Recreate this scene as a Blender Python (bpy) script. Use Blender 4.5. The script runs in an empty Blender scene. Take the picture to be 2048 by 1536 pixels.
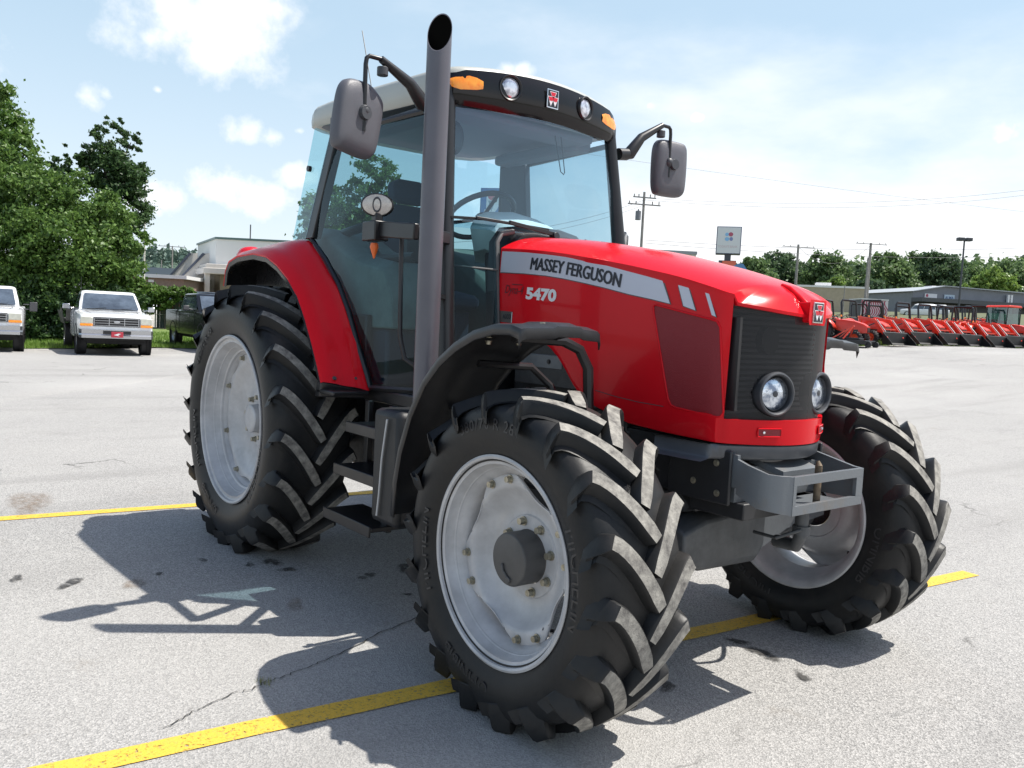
import bpy, math, random
import numpy as np
from mathutils import Vector
random.seed(7); rng=np.random.default_rng(7)
SC=bpy.context.scene; COL=SC.collection
PI=math.pi
# ------------------------------------------------------------------ camera
W0,H0=2048.,1536.
CC=np.array([2.27722356,-2.88548291,1.42875578]); FPX=1652.7
CF=np.array([-0.77873145,0.62337264,-0.07059656]); CR=np.array([0.62146977,0.78190403,0.04900416]); CU=np.array([-0.08574759,0.00571254,0.99630052])
cd=bpy.data.cameras.new('camera'); cam=bpy.data.objects.new('camera',cd); COL.objects.link(cam)
from mathutils import Matrix
M=Matrix(((CR[0],CU[0],-CF[0],CC[0]),(CR[1],CU[1],-CF[1],CC[1]),(CR[2],CU[2],-CF[2],CC[2]),(0,0,0,1)))
cam.matrix_world=M
cd.sensor_width=36; cd.sensor_fit='HORIZONTAL'; cd.lens=36*FPX/W0; cd.clip_start=.05; cd.clip_end=3000
SC.camera=cam
SC.view_settings.view_transform='Standard'; SC.view_settings.look='None'; SC.view_settings.exposure=0.72; SC.view_settings.gamma=1
# ------------------------------------------------------------------ sun + sky
SUNV=Vector((.27,.43,1.)).normalized()
EL=math.asin(SUNV.z); ROT=math.atan2(SUNV.x,SUNV.y)
sl=bpy.data.lights.new('sun','SUN'); sl.energy=4.3; sl.angle=math.radians(.53); sl.color=(1,.955,.88)
so=bpy.data.objects.new('sun',sl); COL.objects.link(so); so.rotation_euler=SUNV.to_track_quat('Z','Y').to_euler()
def ray(u,v):
    d=CF+CR*(u-W0/2)/FPX-CU*(v-H0/2)/FPX
    return d/np.linalg.norm(d)
w=bpy.data.worlds.new('World'); SC.world=w; w.use_nodes=True
nt=w.node_tree; N=nt.nodes; LK=nt.links; N.clear()
out=N.new('ShaderNodeOutputWorld'); bg=N.new('ShaderNodeBackground'); LK.new(bg.outputs[0],out.inputs[0]); bg.inputs[1].default_value=.1
sky=N.new('ShaderNodeTexSky'); sky.sky_type='NISHITA'; sky.sun_disc=False; sky.sun_elevation=EL; sky.sun_rotation=ROT; sky.air_density=1.0; sky.dust_density=1.6; sky.ozone_density=1.2
def mth(op,a,b=None,c=None,cl=False):
    n=N.new('ShaderNodeMath'); n.operation=op; n.use_clamp=cl
    for i,x in enumerate((a,b,c)):
        if x is None: continue
        if isinstance(x,(int,float)): n.inputs[i].default_value=x
        else: LK.new(x,n.inputs[i])
    return n.outputs[0]
tc=N.new('ShaderNodeTexCoord'); nrm=N.new('ShaderNodeVectorMath'); nrm.operation='NORMALIZE'; LK.new(tc.outputs['Generated'],nrm.inputs[0])
sp=N.new('ShaderNodeSeparateXYZ'); LK.new(nrm.outputs[0],sp.inputs[0])
nz=N.new('ShaderNodeTexNoise'); nz.inputs['Scale'].default_value=11; nz.inputs['Detail'].default_value=8; nz.inputs['Roughness'].default_value=.6; LK.new(nrm.outputs[0],nz.inputs['Vector'])
nz2=N.new('ShaderNodeTexNoise'); nz2.inputs['Scale'].default_value=3.2; nz2.inputs['Detail'].default_value=7; nz2.inputs['Roughness'].default_value=.55
mp=N.new('ShaderNodeMapping'); mp.inputs['Scale'].default_value=(1,1,2.6); LK.new(nrm.outputs[0],mp.inputs['Vector']); LK.new(mp.outputs[0],nz2.inputs['Vector'])
# individual cumulus puffs (direction, angular size)
PUFF=[(330,20,.10),(430,45,.105),(300,75,.07),(500,15,.075),(395,110,.05),(185,200,.036),(215,190,.028),(315,180,.012),(495,262,.034),(545,275,.03),(600,262,.016),
      (1015,138,.022),(1040,140,.018),(340,400,.05),(430,395,.06),(520,405,.055),(600,350,.04),(980,420,.05),(1300,210,.022),(1395,238,.016),(2020,260,.05),(940,400,.04),(240,520,.05),
      (-300,120,.14),(2500,100,.16)]
acc=None
for u,v,r in PUFF:
    d=ray(u,v)
    dt=N.new('ShaderNodeVectorMath'); dt.operation='SUBTRACT'; LK.new(nrm.outputs[0],dt.inputs[0]); dt.inputs[1].default_value=tuple(d)
    ml=N.new('ShaderNodeVectorMath'); ml.operation='MULTIPLY'; LK.new(dt.outputs[0],ml.inputs[0]); ml.inputs[1].default_value=(1,1,1.55)
    ln=N.new('ShaderNodeVectorMath'); ln.operation='LENGTH'; LK.new(ml.outputs[0],ln.inputs[0])
    q=mth('MULTIPLY_ADD',ln.outputs['Value'],-1/r,1.0)
    acc=q if acc is None else mth('MAXIMUM',acc,q)
puff=mth('ADD',acc,mth('MULTIPLY',mth('SUBTRACT',nz.outputs['Fac'],.5),3.2))
mr=N.new('ShaderNodeMapRange'); mr.interpolation_type='SMOOTHSTEP'; LK.new(puff,mr.inputs[0]); mr.inputs[1].default_value=.0; mr.inputs[2].default_value=1.15
# broad veil: thicker near the horizon and towards the right of the view
hz=mth('MULTIPLY_ADD',sp.outputs['Z'],-2.4,1.0,cl=True)
rd=Vector((CR[0],CR[1],0)).normalized(); fd=Vector((CF[0],CF[1],0)).normalized()
dd=N.new('ShaderNodeVectorMath'); dd.operation='DOT_PRODUCT'; LK.new(nrm.outputs[0],dd.inputs[0]); dd.inputs[1].default_value=(rd.x,rd.y,0)
side=mth('MULTIPLY_ADD',dd.outputs['Value'],1.5,.72,cl=True)
veil=mth('ADD',mth('MULTIPLY',hz,side),mth('MULTIPLY',mth('SUBTRACT',nz2.outputs['Fac'],.5),1.1))
mr2=N.new('ShaderNodeMapRange'); mr2.interpolation_type='SMOOTHSTEP'; LK.new(veil,mr2.inputs[0]); mr2.inputs[1].default_value=.12; mr2.inputs[2].default_value=.80
hz2=mth('POWER',mth('MULTIPLY_ADD',sp.outputs['Z'],-3.0,1.0,cl=True),1.5)
zt_=mth('MULTIPLY_ADD',sp.outputs['Z'],-4.,2.6,cl=True)
m2=mth('MAXIMUM',mth('MAXIMUM',mth('MULTIPLY',mth('MULTIPLY',mr2.outputs[0],.9),zt_),mth('MULTIPLY',hz2,.55)),mr.outputs[0])
mx=N.new('ShaderNodeMix'); mx.data_type='RGBA'; LK.new(m2,mx.inputs['Factor']); mx.inputs['B'].default_value=(7.6,7.6,7.7,1)
gn=N.new('ShaderNodeMix'); gn.data_type='RGBA'; gn.inputs['Factor'].default_value=.62; gn.inputs['B'].default_value=(4.1,5.4,6.3,1); LK.new(sky.outputs[0],gn.inputs['A'])
LK.new(gn.outputs['Result'],mx.inputs['A'])
zf_=N.new('ShaderNodeMapRange'); zf_.inputs[1].default_value=.42; zf_.inputs[2].default_value=.62; zf_.inputs[3].default_value=.66; zf_.inputs[4].default_value=.0; LK.new(sp.outputs['Z'],zf_.inputs[0]); LK.new(zf_.outputs[0],gn.inputs['Factor'])
LK.new(mx.outputs['Result'],bg.inputs[0])
# ------------------------------------------------------------------ materials
MATS={}
def mat(name,col,rough=.5,metal=0.,spec=.5,coat=0.,nscale=0.,namt=.0,ncol=None,bump=0.,bscale=50.,nthr=(.35,.65),emit=0.,alpha=1.,det=5,coord='Object'):
    if name in MATS: return MATS[name]
    m=bpy.data.materials.new(name); m.use_nodes=True; t=m.node_tree; b=t.nodes['Principled BSDF']
    b.inputs['Base Color'].default_value=(*col,1); b.inputs['Roughness'].default_value=rough; b.inputs['Metallic'].default_value=metal
    b.inputs['Specular IOR Level'].default_value=spec; b.inputs['Coat Weight'].default_value=coat; b.inputs['Coat Roughness'].default_value=.04
    tcn=t.nodes.new('ShaderNodeTexCoord')
    if nscale:
        n=t.nodes.new('ShaderNodeTexNoise'); n.inputs['Scale'].default_value=nscale; n.inputs['Detail'].default_value=det; n.inputs['Roughness'].default_value=.65
        t.links.new(tcn.outputs[coord],n.inputs['Vector'])
        r=t.nodes.new('ShaderNodeMapRange'); r.inputs[1].default_value=nthr[0]; r.inputs[2].default_value=nthr[1]; t.links.new(n.outputs['Fac'],r.inputs[0])
        x=t.nodes.new('ShaderNodeMix'); x.data_type='RGBA'; x.inputs['A'].default_value=(*col,1)
        x.inputs['B'].default_value=(*(ncol if ncol else tuple(c*(1-namt) for c in col)),1)
        t.links.new(r.outputs[0],x.inputs['Factor']); t.links.new(x.outputs['Result'],b.inputs['Base Color'])
        rr=t.nodes.new('ShaderNodeMapRange'); rr.inputs[3].default_value=max(rough-.08,.02); rr.inputs[4].default_value=min(rough+.12,1); t.links.new(n.outputs['Fac'],rr.inputs[0]); t.links.new(rr.outputs[0],b.inputs['Roughness'])
    if bump:
        n=t.nodes.new('ShaderNodeTexNoise'); n.inputs['Scale'].default_value=bscale; n.inputs['Detail'].default_value=4; t.links.new(tcn.outputs[coord],n.inputs['Vector'])
        bp=t.nodes.new('ShaderNodeBump'); bp.inputs['Strength'].default_value=bump; bp.inputs['Distance'].default_value=.004; t.links.new(n.outputs['Fac'],bp.inputs['Height']); t.links.new(bp.outputs[0],b.inputs['Normal'])
    if emit: b.inputs['Emission Color'].default_value=(*col,1); b.inputs['Emission Strength'].default_value=emit
    if alpha<1: b.inputs['Alpha'].default_value=alpha
    MATS[name]=m; return m
def glassmat(name,tint,refl=.06,rough=.01,base=.03):
    if name in MATS: return MATS[name]
    m=bpy.data.materials.new(name); m.use_nodes=True; t=m.node_tree; t.nodes.clear()
    o=t.nodes.new('ShaderNodeOutputMaterial'); a=t.nodes.new('ShaderNodeBsdfTransparent'); a.inputs[0].default_value=(*tint,1)
    g=t.nodes.new('ShaderNodeBsdfGlossy'); g.inputs['Roughness'].default_value=rough; g.inputs[0].default_value=(.9,.97,1,1)
    lw=t.nodes.new('ShaderNodeLayerWeight'); lw.inputs[0].default_value=.5; pw=t.nodes.new('ShaderNodeMath'); pw.operation='POWER'; pw.inputs[1].default_value=4.; t.links.new(lw.outputs['Facing'],pw.inputs[0])
    f=t.nodes.new('ShaderNodeMath'); f.operation='MULTIPLY_ADD'; f.inputs[1].default_value=.8; f.inputs[2].default_value=base; t.links.new(pw.outputs[0],f.inputs[0])
    ad=t.nodes.new('ShaderNodeMath'); ad.operation='ADD'; ad.use_clamp=True; ad.inputs[1].default_value=refl; t.links.new(f.outputs[0],ad.inputs[0])
    x=t.nodes.new('ShaderNodeMixShader'); t.links.new(ad.outputs[0],x.inputs[0]); t.links.new(a.outputs[0],x.inputs[1]); t.links.new(g.outputs[0],x.inputs[2]); t.links.new(x.outputs[0],o.inputs[0])
    MATS[name]=m; return m
RED=mat('red_paint',(.64,.007,.015),.2,spec=.10,coat=.14,nscale=2.5,namt=.08,bump=.10,bscale=5)
REDI=mat('red_mesh_recess_shade',(.22,.008,.014),.5,bump=.6,bscale=300)
RUB=mat('rubber',(.011,.0125,.0145),.42,spec=.22,nscale=3.5,ncol=(.026,.025,.024),bump=.15,bscale=60)
LUGT=mat('worn_rubber',(.33,.315,.28),.8,nscale=24,ncol=(.075,.07,.066),bump=.5,bscale=160,nthr=(.3,.7))
SIDEL=mat('sidewall_letter',(.026,.026,.028),.45)
SILV=mat('silver_paint',(.52,.52,.53),.36,metal=.05,nscale=6,namt=.28,bump=.05,bscale=200,det=8)
BOLTM=mat('bolt_steel',(.45,.42,.33),.35,metal=.8,nscale=40,namt=.4)
DKG=mat('dark_grey_plastic',(.055,.058,.066),.42,nscale=6,namt=.25,bump=.2,bscale=400)
MIRG=mat('mirror_plastic',(.10,.10,.115),.42,bump=.25,bscale=500,nscale=5,namt=.12)
BLK=mat('black_plastic',(.012,.012,.014),.35,nscale=8,namt=.3)
BLKG=mat('black_gloss',(.008,.008,.009),.12,spec=.3,coat=.1)
EXH=mat('exhaust_grey',(.115,.112,.13),.34,metal=.25,nscale=4,namt=.12,bump=.15,bscale=350)
CAST=mat('cast_grey',(.085,.09,.095),.5,metal=.2,nscale=9,namt=.3,bump=.3,bscale=60)
CASTL=mat('cast_grey_light',(.14,.15,.16),.45,metal=.3,nscale=7,namt=.25,bump=.25,bscale=60)
RUSTG=mat('galvanised_grey',(.16,.175,.19),.42,metal=.45,nscale=7,ncol=(.19,.16,.13),nthr=(.52,.85),bump=.2,bscale=80)
ROOFM=mat('roof_plastic',(.40,.41,.38),.35,nscale=2,namt=.08)
LINER=mat('roof_liner',(.15,.18,.22),.8)
INTG=mat('interior_grey',(.62,.68,.64),.6,bump=.2,bscale=200)
SEATM=mat('seat_fabric',(.03,.045,.08),.85,bump=.4,bscale=200)
SEATG=mat('seat_console',(.10,.15,.135),.7,nscale=5,namt=.2)
STRIPE=mat('stripe_silver',(.50,.51,.58),.3,metal=.15)
STEDGE=mat('stripe_edge',(.07,.06,.06),.4)
WHT=mat('white_vinyl',(.72,.72,.74),.4)
INK=mat('black_vinyl',(.01,.012,.02),.4)
DRED=mat('dark_red_vinyl',(.13,.006,.012),.4)
CHR=mat('chrome',(.75,.77,.8),.09,metal=1.)
AMB=mat('amber_lens',(.85,.22,.01),.18,coat=.5,nscale=30,ncol=(.9,.36,.03))
LENS=mat('clear_lens',(.72,.76,.82),.12,metal=.55,nscale=26,ncol=(.34,.35,.4),nthr=(.45,.6))
LENSW=mat('headlamp_lens',(.72,.77,.84),.08,metal=.85,nscale=22,ncol=(.18,.22,.30),nthr=(.44,.6),bump=.5,bscale=60)
RLAMP=mat('red_lens',(.6,.01,.02),.2,coat=.5)
GLF=glassmat('windscreen_glass',(.76,.91,1.0),.10)
GLS=glassmat('side_glass',(.45,.60,.64),.0,base=.018)
GLR=glassmat('rear_glass',(.70,.88,.90),.05)
MGL=mat('mirror_glass',(.8,.8,.82),.03,metal=1.)
def gridmat():
    m=mat('grille_mesh',(.020,.021,.023),.45,spec=.3)
    t=m.node_tree; b=t.nodes['Principled BSDF']; c=t.nodes.new('ShaderNodeTexCoord')
    b.inputs['Alpha'].default_value=.78; MG_=m; return m
    v=t.nodes.new('ShaderNodeTexVoronoi'); v.inputs['Scale'].default_value=230; v.inputs['Randomness'].default_value=.0; t.links.new(c.outputs['Object'],v.inputs['Vector'])
    r=t.nodes.new('ShaderNodeMapRange'); r.inputs[1].default_value=.28; r.inputs[2].default_value=.36; r.inputs[3].default_value=.35; r.inputs[4].default_value=1.; t.links.new(v.outputs['Distance'],r.inputs[0])
    t.links.new(r.outputs[0],b.inputs['Alpha']); return m
GRM=gridmat()
# ------------------------------------------------------------------ mesh builder
def rotz(a): c,s=math.cos(a),math.sin(a); return np.array([[c,-s,0],[s,c,0],[0,0,1]])
class MB:
    def __init__(s): s.v=[]; s.f=[]; s.m=[]
    def add(s,vs,fs,m=0):
        o=len(s.v); s.v+= [tuple(map(float,p)) for p in vs]; s.f+= [tuple(i+o for i in f) for f in fs]; s.m+= [m]*len(fs) if isinstance(m,int) else list(m); return s
    def box(s,x0,x1,y0,y1,z0,z1,m=0):
        vs=[(x,y,z) for z in(z0,z1) for y in(y0,y1) for x in(x0,x1)]
        return s.add(vs,[(0,2,3,1),(4,5,7,6),(0,1,5,4),(2,6,7,3),(0,4,6,2),(1,3,7,5)],m)
    def obox(s,c,ax,ay,az,sx,sy,sz,m=0):
        c=np.array(c,float); A=[np.array(a,float)/np.linalg.norm(a) for a in(ax,ay,az)]
        vs=[c+A[0]*i*sx/2+A[1]*j*sy/2+A[2]*k*sz/2 for k in(-1,1) for j in(-1,1) for i in(-1,1)]
        return s.add(vs,[(0,2,3,1),(4,5,7,6),(0,1,5,4),(2,6,7,3),(0,4,6,2),(1,3,7,5)],m)
    def bar(s,a,b,w,h,m=0,up=(0,0,1)):
        a=np.array(a,float); b=np.array(b,float); d=b-a; L=np.linalg.norm(d); d/=L; sd=np.cross(d,up)
        if np.linalg.norm(sd)<1e-6: sd=np.array([1.,0,0])
        sd/=np.linalg.norm(sd); u=np.cross(sd,d); return s.obox((a+b)/2,d,sd,u,L,w,h,m)
    def tube(s,pts,r,n=12,m=0,caps=True):
        P=[np.array(p,float) for p in pts]; rs=[r]*len(P) if isinstance(r,(int,float)) else r
        prev=None; vs=[]; fs=[]
        for i,p in enumerate(P):
            d=(P[min(i+1,len(P)-1)]-P[max(i-1,0)]); d/=np.linalg.norm(d)
            if prev is None:
                a=np.cross(d,(0,0,1)); a=a if np.linalg.norm(a)>.1 else np.cross(d,(1,0,0))
            else: a=prev-d*np.dot(prev,d)
            a/=np.linalg.norm(a); prev=a; b=np.cross(d,a)
            for k in range(n):
                t=2*PI*k/n; vs.append(p+rs[i]*(a*math.cos(t)+b*math.sin(t)))
        for i in range(len(P)-1):
            for k in range(n): k2=(k+1)%n; fs.append((i*n+k,i*n+k2,(i+1)*n+k2,(i+1)*n+k))
        if caps: fs.append(tuple(range(n-1,-1,-1))); fs.append(tuple((len(P)-1)*n+k for k in range(n)))
        return s.add(vs,fs,m)
    def lathe(s,prof,c=(0,0,0),ax=(0,-1,0),n=48,m=0,caps=False,scale=None):
        """prof: (a, r) distance along ax, radius"""
        c=np.array(c,float); d=np.array(ax,float); d/=np.linalg.norm(d)
        e=np.cross(d,(0,0,1)); e=e if np.linalg.norm(e)>.1 else np.cross(d,(1,0,0)); e/=np.linalg.norm(e); g=np.cross(d,e)
        sx,sy=(1,1) if scale is None else scale
        vs=[];fs=[]
        for a,r in prof:
            for k in range(n):
                t=2*PI*k/n; vs.append(c+d*a+r*(e*math.cos(t)*sx+g*math.sin(t)*sy))
        for i in range(len(prof)-1):
            for k in range(n): k2=(k+1)%n; fs.append((i*n+k,i*n+k2,(i+1)*n+k2,(i+1)*n+k))
        if caps: fs.append(tuple(range(n-1,-1,-1))); fs.append(tuple((len(prof)-1)*n+k for k in range(n)))
        return s.add(vs,fs,m)
    def loft(s,rings,closed=True,caps=True,m=0):
        n=len(rings[0]); vs=[p for r in rings for p in r]; fs=[]
        for i in range(len(rings)-1):
            for k in range(n if closed else n-1): k2=(k+1)%n; fs.append((i*n+k,i*n+k2,(i+1)*n+k2,(i+1)*n+k))
        if caps and closed: fs.append(tuple(range(n-1,-1,-1))); fs.append(tuple((len(rings)-1)*n+k for k in range(n)))
        return s.add(vs,fs,m)
    def prism(s,poly,f0,f1,m=0):
        """poly: 2d list; f0,f1: callables (a,b)->3d for the two faces"""
        n=len(poly); vs=[f0(*p) for p in poly]+[f1(*p) for p in poly]
        fs=[tuple(range(n)),tuple(range(2*n-1,n-1,-1))]+[(i,(i+1)%n,n+(i+1)%n,n+i) for i in range(n)]
        return s.add(vs,fs,m)
    def grid(s,rows,m=0):
        n=len(rows[0]); vs=[p for r in rows for p in r]; fs=[(i*n+k,i*n+k+1,(i+1)*n+k+1,(i+1)*n+k) for i in range(len(rows)-1) for k in range(n-1)]
        return s.add(vs,fs,m)
    def mir(s,ax=1):
        r=MB(); r.v=[tuple(-c if i==ax else c for i,c in enumerate(p)) for p in s.v]; r.f=[tuple(reversed(f)) for f in s.f]; r.m=list(s.m); return r
    def xf(s,R,t=(0,0,0)):
        r=MB(); A=np.array(s.v)@np.array(R).T+np.array(t); r.v=[tuple(p) for p in A]; r.f=list(s.f); r.m=list(s.m); return r
    def build(s,name,mats,parent=None,bevel=0,ang=35,smooth=True,solid=0,**tags):
        me=bpy.data.meshes.new(name); me.from_pydata(s.v,[],s.f)
        for mm in (mats if isinstance(mats,(list,tuple)) else [mats]): me.materials.append(mm)
        me.polygons.foreach_set('material_index',s.m)
        if smooth:
            me.polygons.foreach_set('use_smooth',[True]*len(s.f)); me.update()
            try: me.set_sharp_from_angle(angle=math.radians(ang))
            except Exception: pass
        o=bpy.data.objects.new(name,me); COL.objects.link(o)
        if parent: o.parent=parent
        if solid:
            d=o.modifiers.new('solid','SOLIDIFY'); d.thickness=solid; d.offset=-1
        if bevel:
            d=o.modifiers.new('bevel','BEVEL'); d.width=bevel; d.segments=2; d.limit_method='ANGLE'; d.angle_limit=math.radians(40)
        tag(o,**tags); return o
def tag(o,label=None,cat=None,group=None,kind=None):
    if label: o['label']=label
    if cat: o['category']=cat
    if group: o['group']=group
    if kind: o['kind']=kind
    return o
def empty(name,loc=(0,0,0),rz=0,**t):
    o=bpy.data.objects.new(name,None); o.location=loc; o.rotation_euler=(0,0,rz); o.empty_display_size=.2; COL.objects.link(o); return tag(o,**t)
def copy_tree(o,parent=None):
    c=o.copy(); COL.objects.link(c)
    if parent is not None: c.parent=parent
    for ch in list(o.children): copy_tree(ch,c)
    return c
def textmesh(s,bold=.0,shear=0.,depth=0.,res=3):
    cu=bpy.data.curves.new('lettering','FONT'); cu.body=s; cu.size=1; cu.offset=bold; cu.shear=shear; cu.extrude=depth; cu.resolution_u=res; cu.align_x='LEFT'
    o=bpy.data.objects.new('lettering',cu); COL.objects.link(o); bpy.context.view_layer.update()
    me=bpy.data.meshes.new_from_object(o); vs=np.array([tuple(v.co) for v in me.vertices]) if len(me.vertices) else np.zeros((0,3)); fs=[tuple(p.vertices) for p in me.polygons]
    bpy.data.objects.remove(o); bpy.data.curves.remove(cu); bpy.data.meshes.remove(me); return vs,fs
def place_text(mb,s,fn,width=None,height=1.,bold=.0,shear=0.,m=0,cap=.72):
    """fn(x,y)->3d; the text is scaled to width x height (cap height)"""
    vs,fs=textmesh(s,bold,shear)
    if not len(vs): return
    x0,x1=vs[:,0].min(),vs[:,0].max(); y0=0.
    y1=vs[:,1].max(); sx=(width/(x1-x0)) if width else height/y1
    mb.add([fn((p[0]-x0)*sx,(p[1]-y0)/(y1-y0)*height) for p in vs],fs,m)
def box_room(): pass
# ------------------------------------------------------------------ terrain
fh=np.array([CF[0],CF[1]]); fh/=np.linalg.norm(fh); rh=np.array([CR[0],CR[1]]); rh/=np.linalg.norm(rh)
def sd(x,y): q=np.array([x,y])-CC[:2]; return q@rh,q@fh
def hgt(x,y):
    s,d=sd(x,y); wv=.6*s+.8*d
    t=min(max((wv-13)/34,0),1); z=1.5*(t*t*(3-2*t)*.35+t*.65) if t<1 else 1.5+min(max(wv-52,0)*.055,6.)
    return z
def at(u,v,d): return CC+d*(CF+CR*(u-W0/2)/FPX-CU*(v-H0/2)/FPX)
def gp(u,d,off=0.):
    lo,hi=500.,1600.
    for _ in range(40):
        mid=(lo+hi)/2; P=at(u,mid,d)
        if P[2]>hgt(P[0],P[1])+off: lo=mid
        else: hi=mid
    return P
def gxy(s,d): p=CC[:2]+rh*s+fh*d; return p[0],p[1]
def dirxy(k_right,k_fwd):
    q=rh*k_right+fh*k_fwd; return math.atan2(q[1],q[0])
def sheet(name,ss,ds,off,m,parent=None,**t):
    b=MB(); rows=[]
    for d in ds: rows.append([(*gxy(s,d),hgt(*gxy(s,d))+off) for s in ss])
    b.grid(rows); b.f=[tuple(reversed(f)) for f in b.f]
    return b.build(name,m,parent,**t)
# asphalt material
def asphalt():
    m=bpy.data.materials.new('asphalt'); m.use_nodes=True; t=m.node_tree; b=t.nodes['Principled BSDF']; L=t.links
    c=t.nodes.new('ShaderNodeTexCoord').outputs['Object']
    def noise(sc,det=4,ro=.6):
        n=t.nodes.new('ShaderNodeTexNoise'); n.inputs['Scale'].default_value=sc; n.inputs['Detail'].default_value=det; n.inputs['Roughness'].default_value=ro; L.new(c,n.inputs['Vector']); return n.outputs['Fac']
    def rng_(x,a,bb,c0,c1):
        n=t.nodes.new('ShaderNodeMapRange'); L.new(x,n.inputs[0]); n.inputs[1].default_value=a; n.inputs[2].default_value=bb; n.inputs[3].default_value=c0; n.inputs[4].default_value=c1; return n.outputs[0]
    def mix(f,a,bcol,mode='MIX'):
        x=t.nodes.new('ShaderNodeMix'); x.data_type='RGBA'; x.blend_type=mode
        if isinstance(f,float): x.inputs['Factor'].default_value=f
        else: L.new(f,x.inputs['Factor'])
        for k,vv in(('A',a),('B',bcol)):
            if isinstance(vv,tuple): x.inputs[k].default_value=(*vv,1)
            else: L.new(vv,x.inputs[k])
        return x.outputs['Result']
    v=t.nodes.new('ShaderNodeTexVoronoi'); v.inputs['Scale'].default_value=165; L.new(c,v.inputs['Vector'])
    sepc=t.nodes.new('ShaderNodeSeparateColor'); L.new(v.outputs['Color'],sepc.inputs[0])
    stone=rng_(sepc.outputs[0],0,1,0,1)
    base=mix(stone,(.135,.134,.132),(.48,.468,.45))
    base=mix(rng_(noise(90,6,.75),.35,.7,0.,.55),base,(.235,.232,.225))
    base=mix(rng_(noise(.35,6,.6),.35,.7,0.,.4),base,(.37,.36,.34))
    base=mix(rng_(noise(1.1,8,.7),.56,.75,0.,.4),base,(.165,.16,.155))
    base=mix(rng_(noise(.17,3,.5),.5,.7,0.,.35),base,(.42,.412,.40))
    mpg=t.nodes.new('ShaderNodeMapping'); mpg.inputs['Scale'].default_value=(.9,.12,1); mpg.inputs['Rotation'].default_value=(0,0,.5); L.new(c,mpg.inputs['Vector'])
    ns=t.nodes.new('ShaderNodeTexNoise'); ns.inputs['Scale'].default_value=1.3; ns.inputs['Detail'].default_value=5; L.new(mpg.outputs[0],ns.inputs['Vector'])
    base=mix(rng_(ns.outputs['Fac'],.54,.74,0.,.42),base,(.17,.165,.16))
    base=mix(rng_(noise(2.6,7,.75),.60,.72,0.,.35),base,(.20,.175,.145))
    # cracks
    dn=t.nodes.new('ShaderNodeTexNoise'); dn.inputs['Scale'].default_value=1.6; dn.inputs['Detail'].default_value=6; L.new(c,dn.inputs['Vector'])
    ad=t.nodes.new('ShaderNodeVectorMath'); ad.operation='MULTIPLY_ADD'; L.new(dn.outputs['Color'],ad.inputs[0]); ad.inputs[1].default_value=(1.3,1.3,0); L.new(c,ad.inputs[2])
    vc=t.nodes.new('ShaderNodeTexVoronoi'); vc.feature='DISTANCE_TO_EDGE'; vc.inputs['Scale'].default_value=.17; L.new(ad.outputs[0],vc.inputs['Vector'])
    cr=rng_(vc.outputs['Distance'],.0012,.0035,1,0)
    gate=rng_(noise(.8,2),.54,.64,0,.8)
    mm=t.nodes.new('ShaderNodeMath'); mm.operation='MULTIPLY'; L.new(cr,mm.inputs[0]); L.new(gate,mm.inputs[1])
    base=mix(mm.outputs[0],base,(.05,.048,.045))
    L.new(base,b.inputs['Base Color']); b.inputs['Roughness'].default_value=.82; b.inputs['Specular IOR Level'].default_value=.35
    bp=t.nodes.new('ShaderNodeBump'); bp.inputs['Strength'].default_value=.75; bp.inputs['Distance'].default_value=.004; L.new(v.outputs['Distance'],bp.inputs['Height']); L.new(bp.outputs[0],b.inputs['Normal'])
    return m
ASPH=asphalt()
SOIL=mat('soil_grass',(.07,.10,.035),.9,nscale=.6,ncol=(.12,.11,.06))
ssn=sorted(set([-900,-400,-200,-100]+list(range(-60,61,3))+[80,100,200,400,900]))
dsn=[-60,-30,-10]+list(range(-4,60,2))+[62,70,80,100,140,200,300,500,900,1500]
sheet('ground',ssn,dsn,-.03,SOIL,kind='structure')
# ---- parking lot polygonal sheet (left edge stops at the grass)
LOTL=26.2
b=MB(); rows=[]
sl_=[-60,-40,-30,-24,-20,-17,-14,-12,-10,-8,-7.2,-6.9,-6,-4,-2,0,2,4,6,8,10,12,14,17,20,24,30,40,60]
for i in range(36):
    row=[]
    for s in sl_:
        # far limit depends on side
        far=float(np.interp(s,[-60,-14.5,-13,-7.2,-6.9],[25.0,25.2,28.2,28.2,44.5]))
        d=-20+(far+20)*(i/35.)
        x,y=gxy(s,d); row.append((x,y,hgt(x,y)))
    rows.append(row)
b.grid(rows); b.f=[tuple(reversed(f)) for f in b.f]
b.build('parking_lot',ASPH,kind='structure')
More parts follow.
